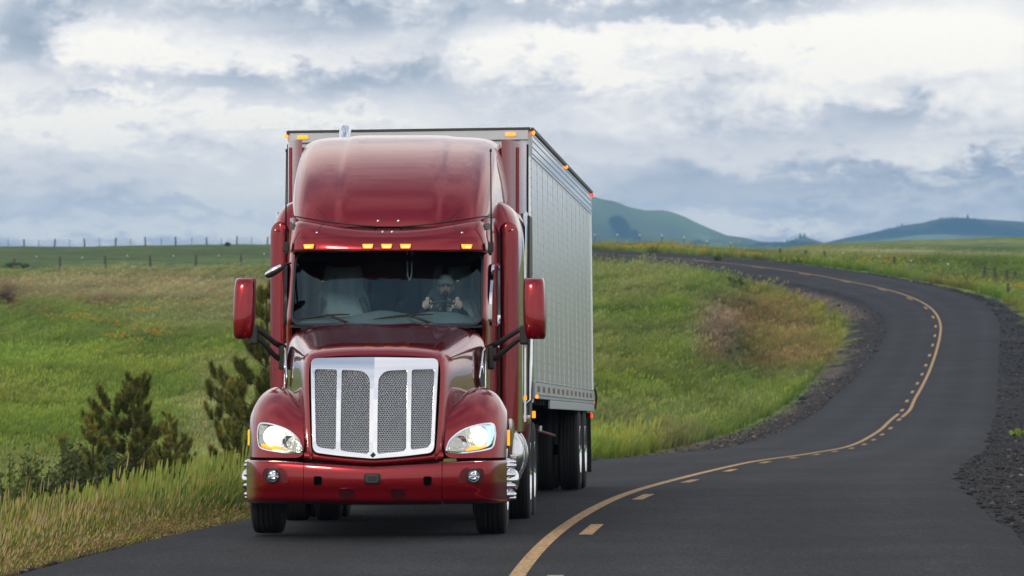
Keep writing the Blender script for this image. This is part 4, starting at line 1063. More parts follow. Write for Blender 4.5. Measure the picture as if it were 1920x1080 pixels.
def ring_on(name, outline, w, bvh, off, mt, parent, side=1, depth=.02, dflt=.5):
    cx = sum(p[0] for p in outline) / len(outline); cz = sum(p[1] for p in outline) / len(outline); V = []; Fs = []; m = len(outline)
    P = [Vector(p) for p in outline]
    for i, p in enumerate(P):
        t = (P[(i + 1) % m] - P[i - 1]).normalized(); nn = Vector((t.y, -t.x))
        if nn.dot(p - Vector((cx, cz))) < 0: nn = -nn
        for q, dd in ((0, off - depth), (0, off), (w, off), (w, off - depth)):
            a = p + nn * q; V.append((side * a.x, proj(bvh, side * a.x, a.y, dflt=dflt) - dd, a.y))
    for i in range(m):
        j = (i + 1) % m
        for k in range(3): Fs.append((i * 4 + k, j * 4 + k, j * 4 + k + 1, i * 4 + k + 1))
    return pyd(name, V, Fs, mt, parent, False)

# ---- headlights
HL = round_poly([(.690, .812), (.715, .905), (.80, .985), (.89, 1.028), (1.02, 1.062), (1.118, 1.066), (1.135, .97), (1.112, .845), (1.02, .822), (.85, .800)], [.02, .04, .05, .05, .04, .03, .05, .03, .04, .04], 3)
for s in (-1, 1):
    hl = patch('headlight', HL, bvh_front, .004, mat('headlight_bowl', (.62, .60, .55), metal=1, rough=.22, bump=.6, bscale=26), truck, side=s, n=8)
    ring_on('bezel', HL, .014, bvh_front, .012, CHROME, hl, side=s)
    def disc(name, x, z, r, off, mt, parent, n=24, dome=.02):
        y = proj(bvh_front, s * x, z) - off; mb = MB(); prof = [(0 + dome * (1 - (k / 5) ** 2) * -1, r * k / 5) for k in range(0, 6)]
        mb.revolve([(a, max(rr, .0005)) for a, rr in prof], (s * x, y, z), n, 'y'); return mb.build(name, mt, parent, True)
    disc('reflector_bowl', .965, .945, .098, .012, LAMP_SOFT, hl); disc('bulb', .985, .948, .060, .036, LAMP_HOT, hl)
    disc('reflector_bowl', .815, .895, .062, .012, CHROME, hl, dome=-.02)
    am = round_poly([(.86, .812), (.90, .850), (1.03, .872), (1.10, .875), (1.09, .842), (1.0, .826)], .012, 2)
    patch('turn_signal', am, bvh_front, .014, AMBER, hl, side=s, n=3)
    patch('lens', HL, bvh_front, .050, LENS, hl, side=s, n=6, thick=.045)
    # side marker on the fender flank
    mb = MB(); mb.box(-.012, .012, -.035, .035, -.075, .075, Matrix.Translation((s * 1.248, 1.0, .93)))
    o = mb.build('side_marker', AMBER, fend[s]); mod_bevel(o, .008)

# ---- grille
def gmap(x, d, z): t = z - .74; return (x, .135 + t * .03 + .20 * t * abs(t) + abs(x) * .055 - d, z)
fo = round_poly([(-.605, 1.688), (0, 1.702), (.605, 1.688), (.572, .800), (.30, .765), (0, .742), (-.30, .765), (-.572, .800)], [.06, .3, .06, .06, .1, .02, .1, .06], 5)
PAN = []
for s in (-1, 1):
    PAN.append([(s * x, z) for x, z in [(.352, 1.585), (.574, 1.590), (.545, .850), (.352, .820)]])
    PAN.append([(s * x, z) for x, z in [(.036, 1.500), (.10, 1.572), (.314, 1.584), (.314, .813), (.036, .783)]])
PR = [round_poly(p, [.03, .035, .05, .035] if len(p) == 4 else [.05, .08, .03, .035, .03], 4) for p in PAN]
me = shape2d([fo] + PR, .022, .003, gmap, [('x', 0), ('x', .33), ('x', -.33)] + [('y', .80 + .1 * q) for q in range(9)])
surround = link('grille_surround', me, CHROME, truck, False)
MESH = mat('grille_mesh', (.93, .95, .98), metal=1, rough=.38)
for p in PAN:
    xs = [q[0] for q in p]; top = max(q[1] for q in p); bot = min(q[1] for q in p); zb0 = bot
    xa, xb = min(xs), max(xs); inner = len(p) == 5; V = []; Fs = []
    pitx, pitz = .0240, .0190
    def lim(z):
        t = (z - bot) / (top - bot)
        if inner: return (min(abs(xa), abs(xb)), max(abs(xa), abs(xb)))
        return (.352, .545 + .029 * t)
    def inside(x, z):
        ax = abs(x); l, h = lim(z)
        if not (l - .012 < ax < h + .012): return False
        if inner:
            zt = 1.50 + (ax - .04) / .06 * .07 if ax < .10 else 1.57 + (ax - .1) * .06
            zb = .785 + (ax - .04) * .11
        else: zt = 1.585 + (ax - .352) * .02; zb = .820 + (ax - .352) * .155
        return zb - .014 < z < zt + .014
    nx = int((xb - xa) / pitx) + 3; nz_ = int((top - bot) / pitz) + 2
    for j in range(nz_):
        z = bot - .01 + j * pitz
        for i in range(nx):
            x = xa - pitx + (i + (.5 if j % 2 else 0)) * pitx
            if not inside(x, z): continue
            b0 = len(V); hx, hz = pitx / 2, pitz / 2
            # each cell: a slanted louvre-like hexagonal opening
            outer = [(-hx, -hz), (0, -hz), (hx, -hz), (hx, hz), (0, hz), (-hx, hz)]
            inn = [(-hx * .60, -hz * .12), (-hx * .15, -hz * .52), (hx * .55, -hz * .28), (hx * .60, hz * .12), (hx * .15, hz * .52), (-hx * .55, hz * .28)]
            for (a, b_) in outer: V.append(gmap(x + a, -.004, z + b_))
            for k, (a, b_) in enumerate(inn): V.append(gmap(x + a, -.004 + (.007 if b_ > 0 else -.008), z + b_))
            for k in range(6): Fs.append((b0 + k, b0 + (k + 1) % 6, b0 + 6 + (k + 1) % 6, b0 + 6 + k))
    pyd('mesh_panel', V, Fs, MESH, truck, False)
mb = MB(); back = [(x, z) for x, z in fo]
mb.add([gmap(x * .97, -.07, .02 + z * .975 + .012) for x, z in back], [tuple(range(len(back)))]); mb.build('grille_backing', BLACK, truck, fix=False)
mb = MB(); mb.box(-.018, .018, -.02, .0, -.022, .022, Matrix.Translation(gmap(0, .032, .775)) @ Matrix.Rotation(math.radians(45), 4, 'Y')); mod_bevel(mb.build('grille_emblem', BLACK, truck), .004)

# ---- bumper
def bumper_sec(xs_list, name):
    prof = [(.13, .700), (.035, .700), (.012, .685), (.0, .63), (.0, .50), (.012, .45), (.022, .425), (.03, .36), (.055, .325), (.16, .300)]
    rows = []
    for (y, z) in prof:
        row = []
        for x in xs_list:
            ax = abs(x); yo = .055 * (ax / .6) ** 2 if ax < .6 else .055 + (ax - .6) * .22 + max(0, ax - .95) ** 2 * 2.6 + max(0, ax - 1.15) * 2.4
            zt = z + ((-.035 + .055 * min(1, ax / .9)) if z > .6 else 0) + (.012 * min(1, ax) if z < .4 else 0)
            row.append((x, yo + y * (1 if ax < 1.0 else .8), zt))
        rows.append(row)
    return grid_surf(name, rows, P_RED, truck, sub=3)
bump_c = bumper_sec([-.652, -.6, -.45, -.3, -.15, 0, .15, .3, .45, .6, .652], 'bumper')
be = {}
for s in (-1, 1):
    be[s] = bumper_sec([s * x for x in (.658, .75, .85, .95, 1.05, 1.13, 1.18, 1.215, 1.235, 1.243, 1.246)], 'bumper_end')
    mb = MB(); mb.box(s * 1.15 - .02, s * 1.15 + .02, .45, .74, .36, .66); mb.build('bumper_return', DARKM, be[s])
bvh_b = local_bvh([bump_c, be[-1], be[1]])
def rrect(cx, cz, w, h, r=.02, n=4): return round_poly([(cx - w / 2, cz - h / 2), (cx + w / 2, cz - h / 2), (cx + w / 2, cz + h / 2), (cx - w / 2, cz + h / 2)], r, n)
for s in (-1, 1):
    ro = round_poly([(.80, .505), (1.04, .515), (1.055, .60), (1.03, .650), (.86, .652), (.83, .62)], .035, 4)
    ring_on('lamp_recess_edge', ro, .008, bvh_b, .006, P_RED, be[s], side=s)
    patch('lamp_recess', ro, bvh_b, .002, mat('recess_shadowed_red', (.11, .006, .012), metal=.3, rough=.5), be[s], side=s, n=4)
    y = proj(bvh_b, s * .952, .578); fl = MB(); fl.revolve([(-.012, .068), (-.034, .066), (-.036, .056), (-.024, .054)], (s * .952, y, .578), 28, 'y')
    f_o = fl.build('fog_lamp', BLACK, truck, True); f2 = MB(); f2.revolve([(-.022, .055), (-.006, .04), (.0, .02), (.001, .001)], (s * .952, y - .014, .578), 24, 'y'); f2.build('reflector', CHROME, f_o, True)
    f4 = MB(); f4.box(s * .952 - .022, s * .952 + .022, y - .034, y - .018, .565, .592); mod_bevel(f4.build('lamp_bulb_shield', CHROME, f_o), .004)
    f3 = MB(); f3.revolve([(-.050, .001), (-.047, .025), (-.040, .045), (-.034, .056)], (s * .952, y, .578), 24, 'y'); f3.build('lens', LENS, f_o, True)
    patch('access_hole_shade', rrect(.519, .532, .078, .086), bvh_b, .004, HOLE_DARK, truck, side=s, n=3)  # flat black patch on the uncut bumper paints the hole's inner shade
    ring_on('hole_rim', rrect(.519, .532, .078, .086), .007, bvh_b, .007, P_RED, bump_c, side=s)
    ring_on('step_recess_rim', rrect(.243, .412, .135, .088, .015), .006, bvh_b, .007, P_RED, bump_c, side=s)
    patch('step_recess', rrect(.243, .412, .135, .088, .015), bvh_b, .003, mat('recess_shade_red', (.045, .003, .006), metal=.4, rough=.4), bump_c, side=s, n=3)  # flat patch; the recess shade is put into its darker red
sensor = patch('radar_sensor', rrect(0, .552, .155, .100, .025), bvh_b, .012, BLACK, truck, n=3, thick=.02)
ring_on('sensor_rim', rrect(0, .552, .100, .055, .02), .006, bvh_b, .018, mat('grey_plastic', (.08, .08, .085), rough=.4), sensor)
mb = MB(); mb.box(-.9, .9, .46, .56, .34, .70); mb.box(-.6, .6, .28, .36, .60, .74); mb.build('beam_and_gap_backing', DARKM, truck)  # second box: dark backing added to keep the gap under the hood black
for s in (-1, 1):
    mb = MB(); mb.tube([(s * .28, .20, .665), (s * .34, .20, .665)], .014, 8); mb.tube([(s * .25, .22, .672), (s * .37, .22, .672)], .008, 8); mb.build('tow_pin', P_RED, truck, True)
    pass

# ---- windscreen and cab
def ws_y(x, z): return 1.99 + (z - 2.04) * .72 + .22 * x * x
class _WS:
    def ray_cast(s_, o, d): return (Vector((o.x, ws_y(o.x, o.z), o.z)), None, None, None)
WS = _WS()
wso = round_poly([(-.925, 2.045), (0, 2.032), (.925, 2.045), (.918, 2.74), (0, 2.752), (-.918, 2.74)], [.09, .2, .09, .10, .2, .10], 5)
patch('windscreen', wso, WS, .0, GLASS, truck, n=10)
ring_on('windscreen_seal', wso, .024, WS, .014, SEAL, truck, depth=.03)
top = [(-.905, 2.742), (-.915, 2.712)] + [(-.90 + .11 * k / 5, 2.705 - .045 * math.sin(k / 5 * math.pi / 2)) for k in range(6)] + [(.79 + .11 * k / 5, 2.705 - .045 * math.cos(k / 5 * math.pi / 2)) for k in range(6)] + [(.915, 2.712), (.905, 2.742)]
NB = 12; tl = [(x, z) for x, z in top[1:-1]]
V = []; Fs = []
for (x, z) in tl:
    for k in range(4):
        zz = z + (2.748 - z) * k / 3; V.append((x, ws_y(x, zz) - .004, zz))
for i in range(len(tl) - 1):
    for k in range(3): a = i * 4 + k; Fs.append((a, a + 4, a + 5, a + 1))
pyd('visor_reflection_band', V, Fs, mat('visor_reflection_black', (.003, .003, .003), rough=.6, spec=.1), truck, False)  # black strip on the glass: the visor's dark reflection put into the colour

for s in (-1, 1):
    zs = [.92, 1.2, 1.5, 1.8, 2.0, 2.12, 2.3, 2.5, 2.7, 2.85, 3.02, 3.10]
    rows = []
    for z in zs:
        fy = ws_y(.945, max(z, 2.03)); fy = min(fy, 2.75); k = 1 if z < 2.9 else .985
        rows.append([(s * .940 * k, fy - .005 if z > 2.0 else 2.30, z), (s * .975 * k, fy + .03 if z > 2 else 2.31, z), (s * 1.000 * k, fy + .12 if z > 2 else 2.36, z), (s * 1.02 * k, max(fy + .28, 2.62), z), (s * 1.045 * k, 3.1, z), (s * 1.062 * k, 3.42, z)])
    side = grid_surf('door' , rows, P_RED, truck, sub=2)
    side['label'] = 'red cab door beside the ' + ('passenger' if s < 0 else 'driver') + ' seat'
    mb = MB()
    def sx(y): return np.interp(y, [2.3, 2.62, 3.1, 3.42], [.997, 1.02, 1.045, 1.062])
    wv = [(2.50, 2.04), (2.50, 2.30), (2.72, 2.60), (3.30, 2.64), (3.34, 2.10), (3.30, 2.04)]
    ring = round_poly(wv, .06, 4); c = (2.95, 2.32)
    Vv = [(s * (sx(y) + .006), y, z) for y, z in ring]; n_ = len(Vv)
    gl = pyd('side_window', Vv, [tuple(range(n_))], DARKGLASS, side, False)
    rim = []; Fr = []
    for i, (y, z) in enumerate(ring):
        d = Vector((y - c[0], z - c[1])).normalized() * .035
        rim += [(s * (sx(y) + .004), y, z), (s * (sx(y) + .020), y, z), (s * (sx(y) + .018), y + d.x, z + d.y), (s * (sx(y) - .01), y + d.x, z + d.y)]
    for i in range(n_):
        j = (i + 1) % n_
        for k in range(3): Fr.append((i * 4 + k, j * 4 + k, j * 4 + k + 1, i * 4 + k + 1))
    pyd('window_trim', rim, Fr, CHROME if s > 0 else SEAL, side, False)
    mb = MB(); mb.tube([(s * 1.064, 3.425, .95), (s * 1.064, 3.425, 2.98)], .010, 6); mb.build('door_seam', BLACK, side)
    mb = MB(); mb.box(s * 1.055 - .02, s * 1.055 + .02, 3.15, 3.30, 1.80, 1.85); mod_bevel(mb.build('door_handle', CHROME, side), .01)
    # hood side intake with bright trim
    iv = round_poly([(1.66, 1.50), (1.86, 1.78), (1.97, 1.80), (1.97, 1.42), (1.80, 1.38)], .05, 4)
    Vv = [(s * (np.interp(y, [1.4, 1.92, 2.1], [.885, .968, .985]) + .006), y, z) for y, z in iv]
    o = pyd('hood_intake', Vv, [tuple(range(len(Vv)))], BLACK, truck, False)
    mb = MB(); loop = [Vector((p[0] + s * .004, p[1], p[2])) for p in Vv]; mb.tube(loop + [loop[0]], .010, 6, False); mb.build('intake_trim', CHROME, o, True)
    mb = MB(); mb.tube([(s * (.955 + .012 * math.cos(t) * 0 + .01), 1.80 + .055 * math.cos(t), 1.60 + .055 * math.sin(t)) for t in [k * math.pi / 8 for k in range(17)]], .009, 6, False); mb.build('intake_ring', CHROME, o, True)

# cowl
crow = [[(x, ws_y(x, 2.03) + dy + .22 * 0, z) for x in (0, .3, .6, .85, .95)] for dy, z in ((-.16, 1.995), (-.03, 2.012), (.05, 2.03))]
grid_surf('cowl', crow, BLACK, truck, mirror=True, sub=1)
# visor and roof cap
def ztop(x): return 2.985 + .115 * min(1.0, (abs(x) / .95)) ** 1.7
vis = []
for (y, t) in ((2.50, -.02), (2.235, -.015), (2.215, .02), (2.24, .30), (2.29, .62), (2.38, .88), (2.50, 1.0), (2.75, 1.03)):
    row = []
    for x, yo, dz in ((0, 0, 0), (.3, .012, 0), (.6, .05, 0), (.8, .105, 0), (.90, .17, -.01), (.955, .25, -.03), (.985, .36, -.07), (.995, .60, -.10)):
        z = 2.752 + (ztop(x) - 2.752) * t + (dz if t > .5 else 0); row.append((x * (1 if t < .6 else .985), y + yo, z))
    vis.append(row)
visor = grid_surf('sun_visor', vis, P_RED, truck, mirror=True, sub=2)
# roof fairing
def fair_rows():
    R = []
    for (yc, zc, xm, dy, dz) in ((2.44, 3.00, .955, .42, -.115), (2.475, 3.08, .965, .42, -.07), (2.60, 3.24, .985, .46, -.02), (2.82, 3.42, 1.00, .50, 0), (3.14, 3.60, 1.005, .52, .01), (3.55, 3.765, 1.005, .50, .03),
                                 (4.02, 3.895, 1.00, .42, .05), (4.55, 3.992, .995, .30, .065), (5.1, 4.025, .995, .15, .08), (5.6, 4.025, 1.0, .0, .08)):
        row = []
        for s in (0, .25, .49, .52, .68, .80, .88, .94, .98, 1.0):
            g1 = s ** 5 * .6 + max(0, (s - .86) / .14) ** 2 * .4; g2 = s ** 10
            cr = .045 if s > .5 and zc > 3.05 else 0
            row.append((xm * s, yc + dy * g1 + cr * (1 - s * .6), zc - dz * g2 - cr * .35))
        xe, ye, ze = row[-1]
        row.append((xe + .020, ye + .14, ze - (.05 if zc > 3.3 else .0))); row.append((xe + .055, ye + .45, max(3.10, ze - .16))); row.append((xe + .085, ye + .95, max(3.10, ze - .30)))
        R.append(row)
    return R
fair = grid_surf('roof_fairing', fair_rows(), P_RED, truck, mirror=True, sub=3)
# sleeper
for s in (-1, 1):
    rows = []
    for z, xm in ((.96, 1.278), (1.5, 1.28), (2.2, 1.28), (2.8, 1.278), (3.00, 1.270), (3.12, 1.245), (3.21, 1.20), (3.275, 1.13), (3.30, 1.05), (3.305, .95)):
        x0 = 1.03 if z < 3.1 else (.98 if z < 3.28 else .9); w = xm - x0; by = 3.47 + max(0, (z - 2.85)) ** 1.5 * .8
        rows.append([(s * (x0 + w * a), by + b, z) for a, b in ((0, 0), (.25, .005), (.5, .03), (.72, .09), (.88, .20), (.97, .38), (1.0, .65), (1.0, 1.2), (1.0, 1.8))])
    slp = grid_surf('sleeper_side', rows, P_RED, truck, sub=3)
    # the lower rounded cap in front of the sleeper shoulder
    cap = []
    for k in range(7):
        a = k / 6 * math.pi / 2; cap.append([(s * (1.155 + .098 * math.cos(b) * (math.cos(a) if k else 1)), 3.475 - .035 * math.sin(b) * math.cos(a) - .0, 2.95 + .13 * math.sin(a)) for b in [q / 6 * math.pi for q in range(7)]])
    cap = [[(x, y + .06 * 0 + max(0, abs(x) - 1.16) * .7, z) for x, y, z in r] for r in cap]
    low = [[(x, y, .98) for x, y, z in cap[0]], [(x, y, 2.0) for x, y, z in cap[0]]]
    grid_surf('shoulder_cap', low + cap, P_RED, slp, sub=2)
    mb = MB(); mb.tube([(s * 1.19, 3.40, 2.99), (s * 1.19, 3.44, 2.99)], .013, 8); mb.build('bolt', CHROME, slp, True)
    # side extender behind the sleeper, with rubber edge
    rows = []
    for z, t in ((3.22, 0), (3.4, .15), (3.6, .35), (3.8, .6), (3.9, .8), (3.955, .9), (3.965, .98)):
        rows.append([(s * x, y + (.3 if z > 3.93 else 0) * 0, z) for x, y in ((1.03, 4.85), (1.09, 4.95), (1.15, 5.12), (1.205, 5.36), (1.24, 5.62), (1.262, 5.95))])
    ext = grid_surf('side_extender', rows, P_RED, truck, sub=2)
    mb = MB(); mb.box(s * 1.262 - .01, s * 1.262 + .01, 5.93, 5.97, 3.2, 3.96); mb.build('extender_edge', BLACK, ext)
    mb = MB(); mb.box(s * 1.27 - .02, s * 1.27 + .032, 5.45, 6.25, 1.08, 3.20); mod_bevel(mb.build('rear_extender_panel', mat('grey_rubber_panel', (.045, .048, .05), rough=.5), truck), .01)
    mb = MB(); mb.box(s * 1.283 - .005, s * 1.283 + .006, 4.75, 5.35, 1.05, 3.22); mod_bevel(mb.build('stainless_trim', CHROME, truck), .003)
    mb = MB(); mb.tube([(s * 1.285, 4.9, 1.22), (s * 1.335, 4.9, 1.28), (s * 1.335, 4.9, 1.98), (s * 1.285, 4.9, 2.04)], .016, 8); mb.build('grab_handle', CHROME, truck, True)
    mb = MB(); mb.box(s * 1.287 - .006, s * 1.287 + .008, 4.72, 4.76, 1.28, 1.32); mb.build('side_marker', AMBER, truck)
    # steps, tank and lower fairings
    rows = []
    for z, xm in ((.36, 1.10), (.45, 1.19), (.70, 1.235), (1.0, 1.245), (1.10, 1.22)):
        rows.append([(s * (.70 + (xm - .70) * a), 2.20 + b, z) for a, b in ((0, .0), (.5, .02), (.8, .09), (.95, .22), (1, .42), (1, .8))])
    grid_surf('step_fairing', rows, P_RED, truck, sub=2)
    mb = MB(); mb.revolve([(0, .001), (0, .28), (.03, .325), (.06, .335), (1.55, .335), (1.58, .325), (1.61, .28), (1.61, .001)], (s * .985, 2.95, .735), 40, 'y'); mb.build('fuel_tank', STEEL, truck, True)
    for yy in (3.15, 4.2): 
        mb = MB(); mb.revolve([(0, .339), (0, .345), (.07, .345), (.07, .339)], (s * .985, yy, .735), 32, 'y'); mb.build('tank_strap', CHROME, truck, False)
    rows = []
    for z, xm in ((.34, 1.13), (.45, 1.235), (.70, 1.295), (.95, 1.315), (1.08, 1.33), (1.12, 1.32)):
        rows.append([(s * (.72 + (xm - .72) * a), 4.70 + b, z) for a, b in ((0, .0), (.5, .02), (.8, .07), (.95, .18), (1, .32), (1, .52))])
    grid_surf('rear_fairing', rows, P_RED, truck, sub=2)
    for k, zz in enumerate((.40, .70)):
        mb = MB(); mb.box(s * 1.24 - .10, s * 1.24 + .03, 2.5, 2.95, zz, zz + .04); mod_bevel(mb.build('cab_step', STEEL, truck), .008)

# seams between the body pieces
def seam(name, pts, r=.006, mt=None, par=None): mb = MB(); mb.tube(pts, r, 5, False); return mb.build(name, mt or BLACK, par or truck)
bvh_roof = local_bvh([fair, visor])
pts = []
for k in range(-30, 31):
    x = .955 * k / 30; z = ztop(x) + .012; pts.append((x, proj(bvh_roof, x, z, dflt=2.6) - .002, z))
seam('fairing_seam', pts, .008)
for s in (-1, 1):
    seam('visor_seam', [(s * (.70 - .012 * k), proj(bvh_roof, s * (.70 - .012 * k), 2.91 + .03 * k) - .001, 2.91 + .03 * k) for k in range(0, 5)], .003, DARKM)
    seam('fairing_crease_line', [(s * (.60 + .025 * k + .006 * k * k), proj(bvh_roof, s * (.60 + .025 * k + .006 * k * k), 3.06 + .045 * k) - .001, 3.06 + .045 * k) for k in range(0, 4)], .003, DARKM)
seam('visor_crease', [(x, proj(bvh_roof, x, 2.885) - .0005, 2.885) for x in [-.97 + .97 * k / 15 for k in range(31)]], .0025, DARKM)
for (px, pz) in ((-.10, 3.055), (.10, 3.055), (-.05, 2.945), (.045, 2.945), (-.70, 2.935), (.735, 2.935)):
    y = proj(bvh_roof, px, pz); mb = MB(); mb.revolve([(-.012, .001), (-.010, .010), (-.002, .014), (.004, .014)], (px, y, pz), 12, 'y'); mb.build('roof_bolt', CHROME, truck, True)
# clearance lights
for px in (-.775, -.186, 0, .186, .785):
    y = proj(bvh_roof, px, 2.80); ol = [(px - .055, 2.822), (px + .055, 2.822), (px + .044, 2.778), (px - .044, 2.778)]
    ol2 = round_poly(ol, .008, 2)
    o = patch('clearance_light', ol2, bvh_roof, .022, AMBER, truck, n=2, thick=.025)
    ring_on('light_bezel', ol2, .006, bvh_roof, .018, DARKM, o)
    for q in (-.026, 0, .026):
        mb = MB(); mb.revolve([(-.008, .001), (-.006, .006), (0, .008)], (px + q, y - .022, 2.796), 8, 'y'); mb.build('bulb', AMBER_HOT, o, True)

# ---- mirrors
for s in (-1, 1):
    cx = s * 1.462 if s > 0 else -1.392
    X0, X1 = (1.352, 1.575) if s > 0 else (-1.500, -1.285)
    rows = []
    ax0, ax1 = X0, X1
    for z, k, yo in ((1.885, .70, .06), (1.90, .86, .02), (1.95, .96, .0), (2.1, 1.0, -.01), (2.3, .985, .0), (2.42, .955, .015), (2.468, .90, .045), (2.482, .80, .085)):
        c = (ax0 + ax1) / 2; w = (ax1 - ax0) / 2 * k
        lean = (z - 2.15) * (-.03 * s)
        rows.append([(c + lean + w * a, 1.98 + yo + b, z) for a, b in ((-1, .16), (-1, .07), (-.93, .02), (-.7, -.012), (0, -.03), (.7, -.012), (.93, .02), (1, .07), (1, .16))])
    h = grid_surf('mirror_housing', rows, P_RED, truck, sub=2)
    mb = MB(); mb.box(ax0 + .02, ax1 - .02, 2.10, 2.14, 1.93, 2.45); mod_bevel(mb.build('mirror_glass', mat('mirror_glass', (.8, .85, .88), metal=1, rough=.02), h), .02)
    inx = ax0 if s > 0 else ax1
    for (z0, z1, zo) in ((1.990, 1.80, 0), (1.900, 1.66, 0)):
        mb = MB(); pts = [(inx + s * .02, 2.06, z0), (inx - s * .05, 2.08, z0 - .02), (s * 1.10, 2.20, (z0 * .25 + z1 * .75)), (s * 1.01, 2.26, z1)]
        mb.tube(pts, [.026, .024, .026, .034], 8); mb.build('mirror_arm', BLACK, truck, True)
    mb = MB(); mb.box(-.035, .035, -.07, .07, -.135, .105, Matrix.Translation((s * 1.03, 2.27, 1.72))); mod_bevel(mb.build('mirror_bracket', BLACK, truck), .02)
    mb = MB(); mb.box(-.045, .045, -.05, .05, -.12, .07, Matrix.Translation((inx + s * .01, 2.07, 1.95))); mod_bevel(mb.build('mirror_arm_joint', BLACK, truck), .02)
# small down-looking mirror on the passenger side
mb = MB(); mb.tube([(-.97, 2.55, 2.64), (-1.05, 2.35, 2.60), (-1.09, 2.25, 2.585)], .010, 6); dm = mb.build('lookdown_mirror_arm', BLACK, truck, True)
mb = MB()
mb.revolve([(-.11, .004), (-.095, .026), (-.05, .038), (.05, .034), (.10, .018), (.112, .002)], (0, 0, 0), 16, 'x'); o = mb.build('lookdown_mirror', BLACK, truck, True); o.location = (-1.10, 2.22, 2.555); o.rotation_euler = (0, math.radians(-30), 0)
mb = MB(); mb.revolve([(-.11, .002), (-.09, .020), (0, .028), (.08, .018)], (0, -.012, .014), 14, 'x'); mb.build('mirror_cap', CHROME, o, True)
# antennas
for s in (-1, 1):
    mb = MB(); mb.box(-.028, .028, -.03, .03, -.05, .05, Matrix.Translation((s * 1.015, 2.52, 2.80))); mb.tube([(s * 1.015, 2.52, 2.72), (s * 1.0, 2.50, 2.76)], .02, 6)
    a = mb.build('antenna', BLACK, truck); mod_bevel(a, .01)
    mb = MB(); mb.tube([(s * 1.018, 2.52, 2.84), (s * 1.016, 2.52, 3.3), (s * 1.012, 2.52, 3.75)], [.011, .008, .006], 6); mb.build('whip', BLACK, a, True)
    mb = MB(); mb.revolve([(0, .001), (.0, .011), (.03, .011), (.03, .001)], (s * 1.012, 2.52, 3.74), 8, 'z'); mb.build('antenna_tip', BLACK, a, True)
# wipers
for x0, x1, xa in ((-.88, -.35, -.38), (-.12, .47, .43)):
    mb = MB(); pts = []
    for k in range(9):
        t = k / 8; x = x0 + (x1 - x0) * t; z = 2.078 + .048 * math.sin(t * math.pi * .55); pts.append((x, ws_y(x, z) - .022, z))
    mb.tube(pts, [.004, .010, .012, .013, .013, .012, .011, .010, .004], 6); w = mb.build('wiper', BLACK, truck, True)
    mb = MB(); xm = (x0 + x1) / 2 + .04; mb.tube([(xm, ws_y(xm, 2.12) - .035, 2.122), ((xm + xa) / 2, ws_y(.2, 2.07) - .03, 2.085), (xa, ws_y(.2, 2.03) - .03, 2.045)], [.009, .011, .012], 6)
    mb.tube([(xm + .04, ws_y(xm, 2.11) - .03, 2.115), (xa + .02, ws_y(.2, 2.04) - .02, 2.05)], .006, 5); mb.build('wiper_arm', BLACK, w, True)
# thin guide rod lines on the hood
bvh_h = local_bvh([hood])
def top_z(x, y):
    h = bvh_h.ray_cast(Vector((x, y, 3)), Vector((0, 0, -1))); return h[0].z if h[0] is not None else 1.9
for s in (-1, 1):
    seam('hood_seam', [(s * (.66 - .11 * t), 1.95 - 1.35 * t, top_z(s * (.66 - .11 * t), 1.95 - 1.35 * t) + .001) for t in [k / 14 for k in range(15)]], .003, DARKM)

# ---- exhaust
mb = MB(); mb.tube([(-.69, 6.25, 1.2), (-.69, 6.25, 3.85), (-.69, 6.27, 3.98), (-.69, 6.33, 4.08), (-.69, 6.42, 4.13)], .062, 24, False); mb.build('exhaust_stack', CHROME, truck, True)
mb = MB(); mb.tube([(.69, 6.25, 1.2), (.69, 6.25, 3.75)], .062, 20); mb.build('exhaust_stack', CHROME, truck, True)
# ---- chassis, cab floor and walls that close the shell
CABIN = mat('cab_lining', (.13, .155, .16), rough=.85)
mb = MB(); mb.box(-.98, .98, 2.3, 5.4, 1.02, 1.10); mb.build('cab_floor', CABIN, truck)
mb = MB(); mb.box(-1.0, 1.0, 4.3, 4.36, 1.1, 3.15); mb.build('sleeper_curtain', CABIN, truck)
mb = MB(); mb.box(-.99, .99, 2.70, 5.3, 2.98, 3.04); mb.build('cab_ceiling', CABIN, truck)
mb = MB(); mb.box(-1.20, 1.20, 5.25, 5.30, 1.0, 3.9); mb.build('sleeper_rear_wall', P_RED, truck)
mb = MB()
for s in (-1, 1): mb.box(s * .43 - .05, s * .43 + .05, .5, 8.3, .72, .98)
for yy in (1.2, 2.2, 3.4, 4.6, 6.6, 8.2): mb.box(-.40, .40, yy, yy + .12, .74, .96)
mb.build('chassis', DARKM, truck)
mb = MB(); mb.box(-.62, .62, 2.2, 2.26, .75, 2.0); mb.build('firewall', DARKM, truck)
mb = MB(); mb.box(-.55, .55, .62, 1.7, .58, 1.4); mod_bevel(mb.build('engine', DARKM, truck), .05)
mb = MB(); mb.tube([(-.75, 1.25, .50), (-.3, 1.25, .42), (.3, 1.25, .42), (.75, 1.25, .50)], .06, 10); mb.build('front_axle', DARKM, truck, True)
